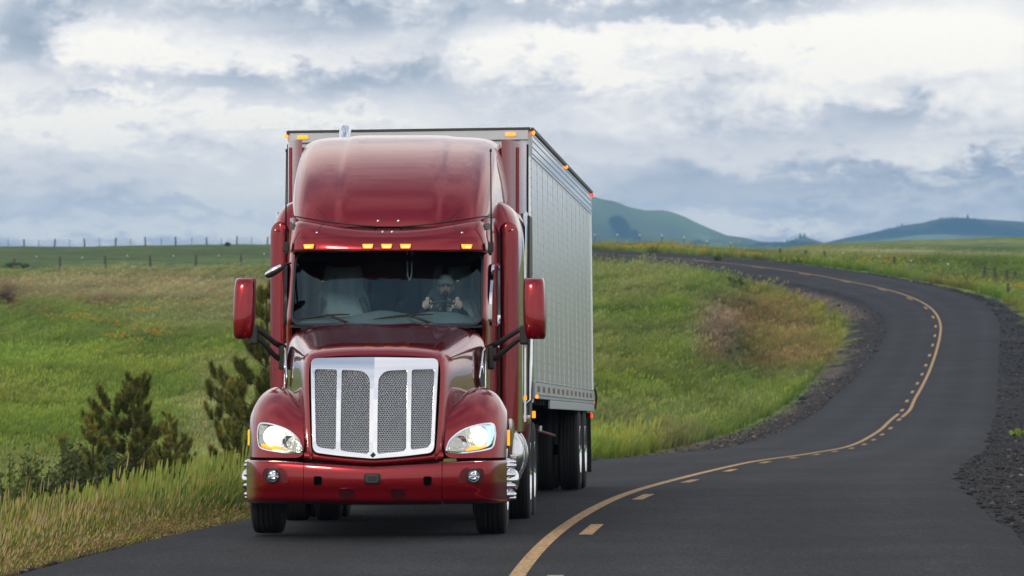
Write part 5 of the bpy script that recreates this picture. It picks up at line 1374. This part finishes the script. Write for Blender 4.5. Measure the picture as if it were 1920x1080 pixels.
# ---- dashboard, wheel, seats
DASH_M = mat('dashboard', (.17, .20, .20), rough=.8, var=.15)
rows = []
for y, dz in ((2.12, -.02), (2.30, .03), (2.55, .06), (2.80, .05), (2.92, -.05), (2.95, -.35)):
    row = []
    for k in range(-12, 13):
        x = .90 * k / 12; z = 2.045 + dz + .075 * math.exp(-((x + .05) / .28) ** 2) * (y > 2.2) + .060 * math.exp(-((x - .53) / .24) ** 4) * (y > 2.2)
        row.append((x, y + .18 * x * x, z))
    rows.append(row)
grid_surf('dashboard', rows, DASH_M, truck, sub=1)
def seat(x):
    s = empty('seat', (x, 3.05, 1.3)); s.parent = truck
    SM = mat('seat_cloth', (.21, .25, .255), rough=.9, var=.2)
    bk = [[(w * a, .12 * 0 + y - .06 * (1 - a * a) + .14 * t, z) for a in (-1, -.8, -.4, 0, .4, .8, 1)] for (z, w, y, t) in ((.25, .24, .10, 0), (.5, .27, .10, .2), (.75, .265, .12, .5), (.95, .22, .16, .8), (1.02, .16, .18, 1), (1.08, .12, .19, 1), (1.2, .125, .19, 1.1), (1.28, .09, .20, 1.2))]
    b = grid_surf('backrest', bk, SM, s, sub=2); mod_solid(b, .12, 1)
    mb = MB(); mb.box(-.26, .26, -.38, .15, .12, .27); mod_bevel(mb.build('cushion', SM, s), .05, 3)
    mb = MB(); mb.box(-.14, .14, -.2, .1, -.22, .12); mb.build('seat_base', DARKM, s)
    mb = MB()
    for sgn in (-1, 1): mb.tube([(sgn * .24, .04, .35), (sgn * .285, .02, .75), (sgn * .20, .06, 1.0)], .035, 8)
    mb.build('bolster', mat('seat_dark', (.05, .06, .06), rough=.9), s, True)
seat(-.50); seat(.60)
mb = MB(); rr = .225; nseg = 40; tor = []
for i in range(nseg):
    a = 2 * math.pi * i / nseg
    for j in range(8):
        b = 2 * math.pi * j / 8; r_ = rr + .015 * math.cos(b); tor.append((r_ * math.cos(a), r_ * math.sin(a), .015 * math.sin(b)))
mb.add(tor, [(i * 8 + j, ((i + 1) % nseg) * 8 + j, ((i + 1) % nseg) * 8 + (j + 1) % 8, i * 8 + (j + 1) % 8) for i in range(nseg) for j in range(8)])
SWM = Matrix.Translation((.53, 2.74, 2.105)) @ Matrix.Rotation(math.radians(136), 4, 'X')
sw = mb.build('steering_wheel', mat('wheel_leather', (.035, .035, .037), rough=.6), truck, True); sw.matrix_local = SWM
mb = MB(); mb.revolve([(-.03, .001), (-.03, .07), (.02, .08), (.03, .001)], (0, 0, 0), 20, 'z')
for a in (0, math.pi, -math.pi / 2): mb.tube([(0, 0, 0), (.21 * math.cos(a), .21 * math.sin(a), 0)], .015, 6)
mb.build('wheel_hub', DARKM, sw, True)
mb = MB(); mb.tube([(0, 0, -.02), (0, 0, -.7)], .03, 8); mb.build('steering_column', DARKM, sw)
# mirror hanging loop and sun blinds
mb = MB(); mb.tube([(.18, 2.62, 2.75), (.185, 2.62, 2.52), (.205, 2.62, 2.47), (.225, 2.62, 2.52), (.23, 2.62, 2.75)], .008, 6, False); mb.build('microphone_cord', mat('grey_cord', (.3, .33, .33), rough=.6), truck, True)

# ---- wheels
def tyre_mesh(w, R, grooves):
    prof = []; h = w / 2
    prof += [(-h + .03, .30), (-h + .012, .36), (-h, .43), (-h + .01, .485), (-h + .03, R - .008)]
    x = -h + .035; step = (w - .07) / (grooves + 1)
    for g_ in range(grooves):
        xg = -h + .035 + step * (g_ + 1); prof += [(xg - .007, R), (xg - .005, R - .014), (xg + .005, R - .014), (xg + .007, R)]
    prof += [(h - .03, R - .008), (h - .01, .485), (h, .43), (h - .012, .36), (h - .03, .30)]
    mb = MB(); mb.revolve(prof, (0, 0, 0), 64, 'x'); return mb
def wheel(x, y, z, w, R, side, kind, parent, name='wheel'):
    root = empty(name, (x, y, z)); root.parent = parent
    t = tyre_mesh(w, R, 4 if kind != 'inner' else 4).build('tyre', RUBBER, root, False)
    mb = MB(); s = side; h = w / 2
    if kind == 'front':
        mb.revolve([(s * (h - .03), .305), (s * (h + .0), .300), (s * (h - .01), .285), (s * (h - .06), .27), (s * (h - .07), .20), (s * (h - .0), .16), (s * (h + .02), .12), (s * (h + .02), .001)], (0, 0, 0), 40, 'x'); mb.build('rim', CHROME, root, True)
        mb = MB(); mb.revolve([(s * (h + .01), .115), (s * (h + .06), .105), (s * (h + .09), .085), (s * (h + .105), .05), (s * (h + .11), .001)], (0, 0, 0), 28, 'x'); mb.build('hub_cap', CHROME, root, True)
        for k in range(10):
            a = 2 * math.pi * (k + .5) / 10; cy, cz = .172 * math.cos(a), .172 * math.sin(a)
            mb = MB(); mb.revolve([(s * (h - .02), .036), (s * (h + .015), .036), (s * (h + .025), .025), (s * (h + .055), .024), (s * (h + .075), .014), (s * (h + .080), .001)], (0, cy, cz), 12, 'x'); mb.build('lug_nut', CHROME, root, True)
    elif kind == 'outer':
        mb.revolve([(s * (h - .03), .305), (s * (h - .005), .30), (s * (h - .03), .28), (s * (h - .16), .25), (s * (h - .17), .14), (s * (h - .05), .12), (s * (h - .02), .10), (s * (h - .01), .001)], (0, 0, 0), 40, 'x'); mb.build('rim', CHROME, root, True)
    else:
        mb.revolve([(-h * .5, .30), (-h * .5, .10), (h * .5, .10), (h * .5, .30)], (0, 0, 0), 24, 'x'); mb.build('rim', DARKM, root, True)
    return root
for s in (-1, 1):
    wheel(s * 1.078, 1.25, .52, .31, .52, s, 'front', truck, 'front_wheel')
for yy in (6.0, 7.3):
    for s in (-1, 1):
        wheel(s * 1.165, yy, .52, .275, .52, s, 'outer', truck, 'drive_wheel'); wheel(s * .83, yy, .52, .275, .52, s, 'inner', truck, 'drive_wheel')
    mb = MB(); mb.tube([(-1.2, yy, .52), (-.2, yy, .52), (-.12, yy, .52), (.12, yy, .52), (.2, yy, .52), (1.2, yy, .52)], [.06, .07, .2, .2, .07, .06], 12); mb.build('drive_axle', DARKM, truck, True)
mb = MB()
for s in (-1, 1): mb.box(s * 1.0 - .3, s * 1.0 + .3, 8.15, 8.18, .28, 1.0)
mb.build('mud_flap', RUBBER, truck)
# ------------------------------------------------------------------ the trailer
YAW_R = math.radians(3.1)
TRAILER_M = Matrix.Translation((-1.055, 58.7, -.075)) @ Matrix.Rotation(-YAW_R, 4, 'Z') @ Matrix.Rotation(-math.atan(.0305), 4, 'X') @ Matrix.Rotation(math.radians(-.75), 4, 'Y')
trailer = empty('semi_trailer'); trailer.matrix_world = TRAILER_M
tag(trailer, 'long white box trailer with quilted shiny metal side panels coupled behind the red truck', 'trailer')
WHITE = mat('white_metal', (.56, .60, .65), rough=.35, var=.06, vscale=3, metal=.2)
RAIL = mat('rail_aluminium', (.88, .89, .90), metal=.0, rough=.3, coat=1, rvar=.1, vscale=5)
HW_, HT, LEN, ZB = 1.30, 4.11, 16.15, 1.22

def panel_material():
    m = bpy.data.materials.new('side_panel_metal'); m.use_nodes = True; nt = m.node_tree; b = nt.nodes['Principled BSDF']
    b.inputs['Base Color'].default_value = (.93, .965, 1.0, 1); b.inputs['Metallic'].default_value = .18; b.inputs['Roughness'].default_value = .15; b.inputs['Coat Weight'].default_value = .0; b.inputs['Coat Roughness'].default_value = .06
    tc = nt.nodes.new('ShaderNodeTexCoord'); mp = nt.nodes.new('ShaderNodeMapping'); mp.inputs['Scale'].default_value = (1, 2.6, .22); nt.links.new(tc.outputs['Object'], mp.inputs[0])
    n1 = nt.nodes.new('ShaderNodeTexNoise'); n1.inputs['Scale'].default_value = 2.2; n1.inputs['Detail'].default_value = 3; nt.links.new(mp.outputs[0], n1.inputs['Vector'])
    # quilting: a small raised diamond lattice
    sep = nt.nodes.new('ShaderNodeSeparateXYZ'); nt.links.new(tc.outputs['Object'], sep.inputs[0])
    def wave(sock, fr):
        a = nt.nodes.new('ShaderNodeMath'); a.operation = 'MULTIPLY'; nt.links.new(sock, a.inputs[0]); a.inputs[1].default_value = fr
        s = nt.nodes.new('ShaderNodeMath'); s.operation = 'SINE'; nt.links.new(a.outputs[0], s.inputs[0])
        c = nt.nodes.new('ShaderNodeMath'); c.operation = 'ABSOLUTE'; nt.links.new(s.outputs[0], c.inputs[0]); return c.outputs[0]
    mx = nt.nodes.new('ShaderNodeMath'); mx.operation = 'MULTIPLY'; nt.links.new(wave(sep.outputs[1], 10.3), mx.inputs[0]); nt.links.new(wave(sep.outputs[2], 20.6), mx.inputs[1])
    ad = nt.nodes.new('ShaderNodeMath'); ad.operation = 'MULTIPLY_ADD'; nt.links.new(mx.outputs[0], ad.inputs[0]); ad.inputs[1].default_value = .10
    fz = nt.nodes.new('ShaderNodeMath'); fz.operation = 'MULTIPLY'; nt.links.new(sep.outputs[2], fz.inputs[0]); fz.inputs[1].default_value = 420
    fs = nt.nodes.new('ShaderNodeMath'); fs.operation = 'SINE'; nt.links.new(fz.outputs[0], fs.inputs[0])
    fm = nt.nodes.new('ShaderNodeMath'); fm.operation = 'MULTIPLY'; nt.links.new(fs.outputs[0], fm.inputs[0]); fm.inputs[1].default_value = .00022
    ad2 = nt.nodes.new('ShaderNodeMath'); ad2.operation = 'MULTIPLY_ADD'; nt.links.new(ad.outputs[0], ad2.inputs[0]); ad2.inputs[1].default_value = .00012; nt.links.new(fm.outputs[0], ad2.inputs[2]); nt.links.new(n1.outputs[0], ad.inputs[2])
    bp = nt.nodes.new('ShaderNodeBump'); bp.inputs['Strength'].default_value = 1.0; bp.inputs['Distance'].default_value = 1.0
    nt.links.new(ad2.outputs[0], bp.inputs['Height']); nt.links.new(bp.outputs[0], b.inputs['Normal'])
    n2 = nt.nodes.new('ShaderNodeTexNoise'); n2.inputs['Scale'].default_value = 5; nt.links.new(mp.outputs[0], n2.inputs['Vector'])
    mr = nt.nodes.new('ShaderNodeMapRange'); mr.inputs[3].default_value = .10; mr.inputs[4].default_value = .22; nt.links.new(n2.outputs[0], mr.inputs[0]); nt.links.new(mr.outputs[0], b.inputs['Roughness'])
    return m
PANEL = panel_material()
RIVET = mat('rivet_grey', (.30, .31, .33), metal=.5, rough=.5)  # one even mid grey for every rivet
# inner box, front wall and roof
mb = MB(); mb.box(-HW_ + .03, HW_ - .03, .05, LEN - .03, ZB + .05, HT - .05); mb.build('box_body', DARKM, trailer)
mb = MB(); mb.box(-HW_ + .11, HW_ - .11, -.004, .05, ZB, HT - .13); mb.build('front_wall', WHITE, trailer)
mb = MB(); mb.box(-HW_ + .01, HW_ - .01, .0, LEN, HT - .05, HT + .004); mb.build('roof', mat('roof_sheet', (.30, .30, .29), rough=.6), trailer)
mb = MB(); mb.box(-HW_ + .02, HW_ - .02, -.035, .05, HT - .125, HT - .012); mod_bevel(mb.build('front_top_rail', WHITE, trailer), .01)
mb = MB(); mb.box(-HW_ + .0, HW_ - .0, -.048, .05, HT - .012, HT + .010); mb.build('top_edge_strip', mat('dark_edge', (.05, .05, .05), rough=.5), trailer)
for s in (-1, 1):
    # rounded front corner post: a quarter column
    mb = MB(); prof = [(s * (HW_ - .11), -.012), (s * (HW_ - .06), -.014), (s * (HW_ - .022), .002), (s * (HW_ - .004), .035), (s * (HW_ + .002), .09)]
    for z in (ZB - .04, HT - .30): mb.v += [(x, y, z) for x, y in prof]
    n = len(prof); mb.f += [(i, i + 1, i + 1 + n, i + n) for i in range(n - 1)]
    mb.build('corner_post', STEEL, trailer, True)
    mb = MB()
    for z in (HT - .30, HT - .01): mb.v += [(x * 1.002, y - .004, z) for x, y in prof]
    mb.f += [(i, i + 1, i + 1 + n, i + n) for i in range(n - 1)]; mb.build('corner_cap', WHITE, trailer, True)
    mb = MB(); mb.box(s * HW_ - .012, s * HW_ + .012, .09, LEN, HT - .30, HT - .02); mb.build('top_rail', RAIL, trailer)
    for q, zz in enumerate((HT - .06, HT - .12, HT - .19, HT - .26)):
        mb = MB(); mb.box(s * (HW_ + .014) - .005, s * (HW_ + .014) + .005, .09, LEN, zz - .006, zz + .006); mb.build('rail_rib', RAIL, trailer)
    mb = MB(); mb.box(s * (HW_ + .012) - .006, s * (HW_ + .012) + .022, .0, LEN, HT - .028, HT + .008); mb.build('roof_drip_edge', mat('dark_edge_2', (.045, .045, .045), rough=.5), trailer)
    mb = MB(); mb.box(s * HW_ - .012, s * HW_ + .012, LEN - .07, LEN, ZB - .1, HT - .02); mod_bevel(mb.build('rear_post', STEEL, trailer), .006)
    np_ = 13; w = (LEN - .16) / np_
    base = None
    for k in range(np_):
        y0 = .09 + k * w
        if base is None:
            mb = MB(); x = s * HW_; nz_, ny_ = 10, 8
            V = []; 
            for j in range(nz_ + 1):
                for i in range(ny_ + 1):
                    a, b_ = i / ny_, j / nz_; bow = .004 * math.sin(a * math.pi)
                    V.append((x + s * (bow * .2), a * (w - .012) + .006, (ZB + .17) + b_ * (HT - .30 - ZB - .17)))
            Fp = [(j * (ny_ + 1) + i, j * (ny_ + 1) + i + 1, (j + 1) * (ny_ + 1) + i + 1, (j + 1) * (ny_ + 1) + i) for j in range(nz_) for i in range(ny_)]
            base = pyd('side_panel', V, Fp, PANEL, trailer, True); base.location = (0, y0, 0); pm_ = base
        else:
            pm_ = base.copy(); COL.objects.link(pm_); pm_.parent = trailer; pm_.location = (0, y0, 0)
        mb = MB(); mb.box(s * (HW_ + .001) - .006, s * (HW_ + .001) + .003, y0 - .006, y0 + .006, ZB + .17, HT - .30); mb.build('panel_joint', RAIL, trailer)
        if s > 0 and k < np_:
            # rivets down each joint: one mesh
            mb = MB()
            for q in range(26):
                zz = ZB + .22 + q * (HT - .56 - ZB) / 25
                for yy in (y0 - .030, y0 + .030 + w * .5, y0 + .03):
                    mb.box(s * (HW_ + .002) - .003, s * (HW_ + .002) + .003, yy - .012, yy + .012, zz - .005, zz + .005)
            rv = mb.build('rivets', RIVET, trailer); rv['kind'] = 'stuff'
    # bottom rail, deeper behind the landing gear
    mb = MB(); mb.box(s * HW_ - .015, s * HW_ + .020, .0, LEN, ZB + .0, ZB + .17); mod_bevel(mb.build('bottom_rail', WHITE, trailer), .006)
    mb = MB(); mb.box(s * HW_ - .015, s * HW_ + .014, 3.6, LEN, ZB - .10, ZB - .003); mod_bevel(mb.build('lower_rail', WHITE, trailer), .006)
    mb = MB(); mb.box(s * (HW_ + .022) - .006, s * (HW_ + .022) + .006, .0, LEN, ZB + .172, ZB + .184); mb.build('rail_rib', RAIL, trailer)
    mb = MB(); mb.box(s * (HW_ + .018) - .006, s * (HW_ + .018) + .010, .0, LEN, ZB + .035, ZB + .047); mb.build('rail_rib', RAIL, trailer)
    TAPE = mat('red_reflective_tape', (.30, .10, .08), rough=.35, coat=.5)
    y = .5
    while y < LEN - .4:
        mb = MB(); mb.box(s * (HW_ + .021) - .002, s * (HW_ + .021) + .004, y, y + .46, ZB + .075, ZB + .135); mb.build('reflector_strip', TAPE, trailer); y += 1.18
    # side marker lamps
    for (yy, zz, mt_) in ((.12, ZB + .02, AMBER), (8.1, HT - .035, AMBER), (LEN - .06, HT - .045, RED_LIT), (LEN - .04, ZB + .02, AMBER_DIM), (.05, HT - .045, AMBER)):
        mb = MB(); mb.box(-.004, .026, -.04, .04, -.020, .020, Matrix.Translation((s * HW_ + (0.02 if s > 0 else -.042), yy, zz))); mod_bevel(mb.build('marker_lamp', mt_, trailer), .012)
    mb = MB(); mb.box(s * 1.26 - .03, s * 1.26 + .03, LEN - .1, LEN - .04, ZB - .19, ZB - .12); mod_bevel(mb.build('tail_lamp', RED_LIT, trailer), .01)
for px in (-1.14, 1.09):
    mb = MB(); mb.box(-.055, .055, -.03, .0, -.018, .018, Matrix.Translation((px, -.035, HT - .065))); o = mb.build('clearance_light', AMBER, trailer); mod_bevel(o, .012)
    mb = MB(); mb.box(-.07, .07, -.006, .0, -.024, .024, Matrix.Translation((px, -.034, HT - .065))); mb.build('light_base', ALU, o)
mb = MB(); mb.box(1.05, 1.09, 4.6, 4.64, ZB - .2, ZB - .12); mod_bevel(mb.build('marker_lamp', AMBER, trailer), .008)
# underside
mb = MB()
for k in range(27): mb.box(-HW_ + .03, HW_ - .03, .3 + k * .6, .38 + k * .6, ZB - .06, ZB + .04)
o = mb.build('cross_members', DARKM, trailer); o['kind'] = 'stuff'
mb = MB()
for s in (-1, 1): mb.box(s * .5 - .05, s * .5 + .05, 9.6, LEN, .92, ZB - .05)
for yy in (11.0, 12.0, 13.4, 14.9): mb.box(-.5, .5, yy, yy + .1, .9, ZB - .08)
mb.build('bogie_frame', DARKM, trailer)
mb = MB(); mb.box(-1.22, 1.22, LEN - .16, LEN - .06, ZB - .22, ZB - .06); mb.box(-1.2, 1.2, LEN - .14, LEN - .08, .50, .60)
for s in (-1, 1): mb.box(s * .7 - .05, s * .7 + .05, LEN - .14, LEN - .08, .5, ZB - .1)
mb.build('rear_guard', DARKM, trailer)
for s in (-1, 1):
    mb = MB(); mb.box(s * .95 - .07, s * .95 + .07, 3.0, 3.14, .35, ZB - .05); mb.box(s * .95 - .13, s * .95 + .13, 2.93, 3.2, .32, .35); mb.tube([(s * .95, 3.07, .8), (s * .60, 3.07, 1.1)], .03, 6); mb.build('landing_leg', DARKM, trailer)
    mb = MB(); mb.box(s * 1.22 - .012, s * 1.22 + .012, 2.92, 3.22, .86, .93); mod_bevel(mb.build('crank_bracket', ALU, trailer), .01)
    mb = MB(); mb.box(s * 1.1 - .20, s * 1.1 + .20, 15.35, 15.37, .30, 1.1); mb.build('mud_flap', RUBBER, trailer)
mb = MB(); mb.tube([(.55, 5.5, 1.05), (.9, 9.5, .86), (1.0, 11.2, .80)], .022, 6); mb.build('air_line', mat('red_hose', (.16, .03, .02), rough=.5), trailer, True)
mb = MB(); mb.tube([(HW_ + .05, LEN - .5, ZB + .20), (HW_ + .06, LEN - .35, ZB + .10), (HW_ + .05, LEN - .30, ZB - .02), (HW_ + .05, LEN - .5, ZB - .06)], .014, 6); mb.build('door_chain', BLACK, trailer, True)
for yy in (12.1, 13.75):
    for s in (-1, 1):
        wheel(s * 1.16, yy, .62, .275, .52, s, 'outer', trailer, 'trailer_wheel'); wheel(s * .82, yy, .62, .275, .52, s, 'inner', trailer, 'trailer_wheel')
    mb = MB(); mb.tube([(-1.1, yy, .62), (1.1, yy, .62)], .07, 12); mb.build('trailer_axle', DARKM, trailer, True)

# ------------------------------------------------------------------ the driver
SKIN = mat('skin', (.62, .42, .32), rough=.55, var=.08, vscale=20)
SHIRT = mat('dark_shirt', (.022, .030, .036), rough=.9, var=.3, vscale=30)
TEE = mat('white_tee', (.70, .72, .72), rough=.8)
CAPM = mat('pale_cap', (.62, .65, .62), rough=.85)
BEARD = mat('dark_beard', (.05, .038, .03), rough=.9)
drv = empty('person'); drv.matrix_world = TRUCK_M @ Matrix.Translation((.545, 3.02, 1.56))
tag(drv, 'man in a pale cap and dark top gripping the steering wheel behind the windscreen', 'person')
def skin_chain(name, nodes, edges, mt, parent, sub=2, root=0):
    me = bpy.data.meshes.new(name); me.from_pydata([n[:3] for n in nodes], edges, []); me.update(); me.materials.append(mt)
    o = bpy.data.objects.new(name, me); COL.objects.link(o); o.parent = parent
    o.modifiers.new('skin', 'SKIN'); sv = me.skin_vertices[0].data
    for i, n in enumerate(nodes): sv[i].radius = (n[3], n[4] if len(n) > 4 else n[3]); sv[i].use_root = (i == root)
    mod_subd(o, sub)
    o.modifiers['skin'].use_smooth_shade = True
    return o
# hands on the rim of the wheel
def hand(side):
    # wheel rim position in the truck frame -> driver frame
    a = math.radians(90 - side * 40)
    p = SWM @ Vector((.225 * math.cos(a), .225 * math.sin(a), 0)); q = Vector((p.x - .545, p.y - 3.02, p.z - 1.56))
    tan = (SWM.to_3x3() @ Vector((-math.sin(a), math.cos(a), 0))).normalized() * (-1)     # along the rim
    if tan.x * side < 0: tan = -tan
    out = (SWM.to_3x3() @ Vector((math.cos(a), math.sin(a), 0))).normalized(); nrm = (SWM.to_3x3() @ Vector((0, 0, 1))).normalized()
    if nrm.y < 0: nrm = -nrm
    root = q + out * .020 + nrm * .045; nodes = []; edges = []
    def add(p, r, parent=None):
        nodes.append((p.x, p.y, p.z, r)); i = len(nodes) - 1
        if parent is not None: edges.append((parent, i))
        return i
    wrist = add(root + nrm * .055 - out * .03, .027); palm = add(root + nrm * .012, .030, wrist)
    h = skin_chain('palm', nodes, edges, SKIN, drv, 2)
    pl = MB(); 
    for k in range(4):
        off = tan * ((k - 1.5) * .0215) ; L = (.9, 1.0, .95, .8)[k]
        n2 = []; e2 = []
        path = [root + off * .85 + nrm * .005 + out * .008, q + off + out * .034 - nrm * .000, q + off + out * .030 - nrm * .030 * L, q + off + out * .004 - nrm * .036 * L, q + off - out * .016 * L - nrm * .022]
        for i, pt in enumerate(path):
            n2.append((pt.x, pt.y, pt.z, (.0108, .0105, .0098, .0092, .0078)[i]))
            if i: e2.append((i - 1, i))
        skin_chain('finger', n2, e2, SKIN, h, 1)
    path = [root - tan * .032 * 1 - out * .02 + nrm * .0, q - tan * .040 - out * .022 - nrm * .005, q - tan * .034 - out * .022 - nrm * .028, q - tan * .012 - out * .026 - nrm * .034]
    skin_chain('thumb', [(p_.x, p_.y, p_.z, r_) for p_, r_ in zip(path, (.015, .012, .011, .009))], [(0, 1), (1, 2), (2, 3)], SKIN, h, 1)
    return root + nrm * .055 - out * .03
wr = {s: hand(s) for s in (-1, 1)}

# local frame: hips at the origin, facing -y
body = [(0, 0, .02, .17, .13), (0, -.01, .22, .165, .12), (0, -.01, .42, .19, .125), (0, .0, .56, .15, .11), (0, .0, .645, .062), (0, -.01, .72, .058),
        (-.17, .0, .56, .075), (-.245, -.05, .44, .056), (-.285, -.14, .34, .052), (-.255, -.20, .40, .044), (*(wr[-1] + Vector((0, .03, -.005))), .031),
        (.17, .0, .56, .075), (.235, -.05, .44, .056), (.26, -.14, .34, .052), (.235, -.20, .40, .044), (*(wr[1] + Vector((0, .03, -.005))), .031),
        (-.11, -.28, .02, .09), (-.13, -.5, -.02, .07), (.11, -.28, .02, .09), (.13, -.5, -.02, .07), (-.13, -.62, -.3, .055), (.13, -.62, -.3, .055)]
be_ = [(0, 1), (1, 2), (2, 3), (3, 4), (4, 5), (3, 6), (6, 7), (7, 8), (8, 9), (9, 10), (3, 11), (11, 12), (12, 13), (13, 14), (14, 15), (0, 16), (16, 17), (0, 18), (18, 19), (17, 20), (19, 21)]
skin_chain('body', body, be_, SHIRT, drv)
skin_chain('neck', [(0, -.0, .60, .066), (0, -.008, .68, .060), (0, -.02, .76, .058)], [(0, 1), (1, 2)], SKIN, drv)
mb = MB(); mb.revolve([(-.02, .088), (.0, .082), (.018, .074), (.022, .066)], (0, -.012, .625), 24, 'z'); mb.build('tee_collar', TEE, drv, True)
# head: a deformed sphere with brow, nose, mouth, jaw and ears
def head():
    bm = bmesh.new(); bmesh.ops.create_uvsphere(bm, u_segments=48, v_segments=32, radius=1)
    for v in bm.verts:
        x, y, z = v.co; X, Y_, Z = x * .076, y * .098, z * .118
        if z < 0: X *= 1 - .30 * (-z) ** 1.5; Y_ = Y_ * (1 - .12 * (-z)) if y < 0 else Y_ * (1 - .35 * (-z))
        if y < 0:
            f = max(0, -y) ** 3
            Y_ -= .024 * math.exp(-(x / .14) ** 2 - ((z + .12) / .17) ** 2) + .010 * math.exp(-(x / .12) ** 2 - ((z + .22) / .10) ** 2)      # nose
            Y_ += .012 * math.exp(-((abs(x) - .36) / .17) ** 2 - ((z - .06) / .12) ** 2)                                                         # eye sockets
            Y_ -= .006 * math.exp(-((abs(x) - .34) / .3) ** 2 - ((z - .24) / .08) ** 2)                                                           # brow
            Y_ -= .006 * math.exp(-(x / .30) ** 2 - ((z + .47) / .07) ** 2) - .003 * math.exp(-(x / .30) ** 2 - ((z + .53) / .02) ** 2)          # lips
            Y_ -= .010 * math.exp(-(x / .28) ** 2 - ((z + .80) / .14) ** 2)                                                                      # chin
        v.co = (X, Y_, Z)
    me = bpy.data.meshes.new('head'); bm.to_mesh(me); bm.free(); o = link('head', me, SKIN, drv); o.location = (0, -.025, .850); return o
hd = head()
for s in (-1, 1):
    mb = MB(); mb.revolve([(-.012, .002), (-.008, .022), (0, .028), (.008, .020), (.01, .002)], (0, 0, 0), 14, 'x'); o = mb.build('ear', SKIN, hd, True); o.location = (s * .079, .01, -.005); o.scale = (1, .75, 1.15)
    mb = MB(); mb.revolve([(-.010, .001), (-.007, .004), (0, .0065), (.007, .004), (.010, .001)], (0, 0, 0), 12, 'x'); o = mb.build('eye', mat('eye', (.03, .025, .02), rough=.1), hd, True); o.location = (s * .029, -.083, .008)
    mb = MB(); mb.tube([(s * .045, -.088, .026), (s * .030, -.097, .031), (s * .014, -.099, .027)], .0045, 6); mb.build('eyebrow', BEARD, hd, True)
bvh_head = local_bvh([hd])
go = [(-.024, -.044), (-.032, -.058), (-.030, -.084), (-.016, -.100), (.016, -.100), (.030, -.084), (.032, -.058), (.024, -.044), (.014, -.041), (0, -.040), (-.014, -.041)]
patch('goatee', round_poly(go, .01, 2), bvh_head, .004, BEARD, hd, n=6, dflt=-.06)
mo = [(-.020, -.058), (.020, -.058), (.014, -.066), (-.014, -.066)]
patch('mouth', mo, bvh_head, .0065, mat('lips', (.40, .20, .16), rough=.5), hd, n=3, dflt=-.08)
# cap
bm = bmesh.new(); bmesh.ops.create_uvsphere(bm, u_segments=32, v_segments=20, radius=1)
bmesh.ops.delete(bm, geom=[v for v in bm.verts if v.co.z < -.02], context='VERTS')
for v in bm.verts: v.co = (v.co.x * .084, v.co.y * .106, v.co.z * .092)
me = bpy.data.meshes.new('cap'); bm.to_mesh(me); bm.free(); cap = link('cap', me, CAPM, drv); cap.location = (0, -.022, .890); mod_solid(cap, .004)
rows = [[(.078 * math.sin(a) * (1 - .05 * k), -.055 * 0 - .100 * math.cos(a) * .55 - .040 - .075 * k / 3 * math.cos(a * .8), .012 - .010 * k * .6 - .020 * (math.sin(a) ** 2)) for a in [math.radians(q) for q in range(-80, 81, 16)]] for k in range(4)]
brim = grid_surf('cap_brim', rows, CAPM, cap, sub=1); mod_solid(brim, .005)
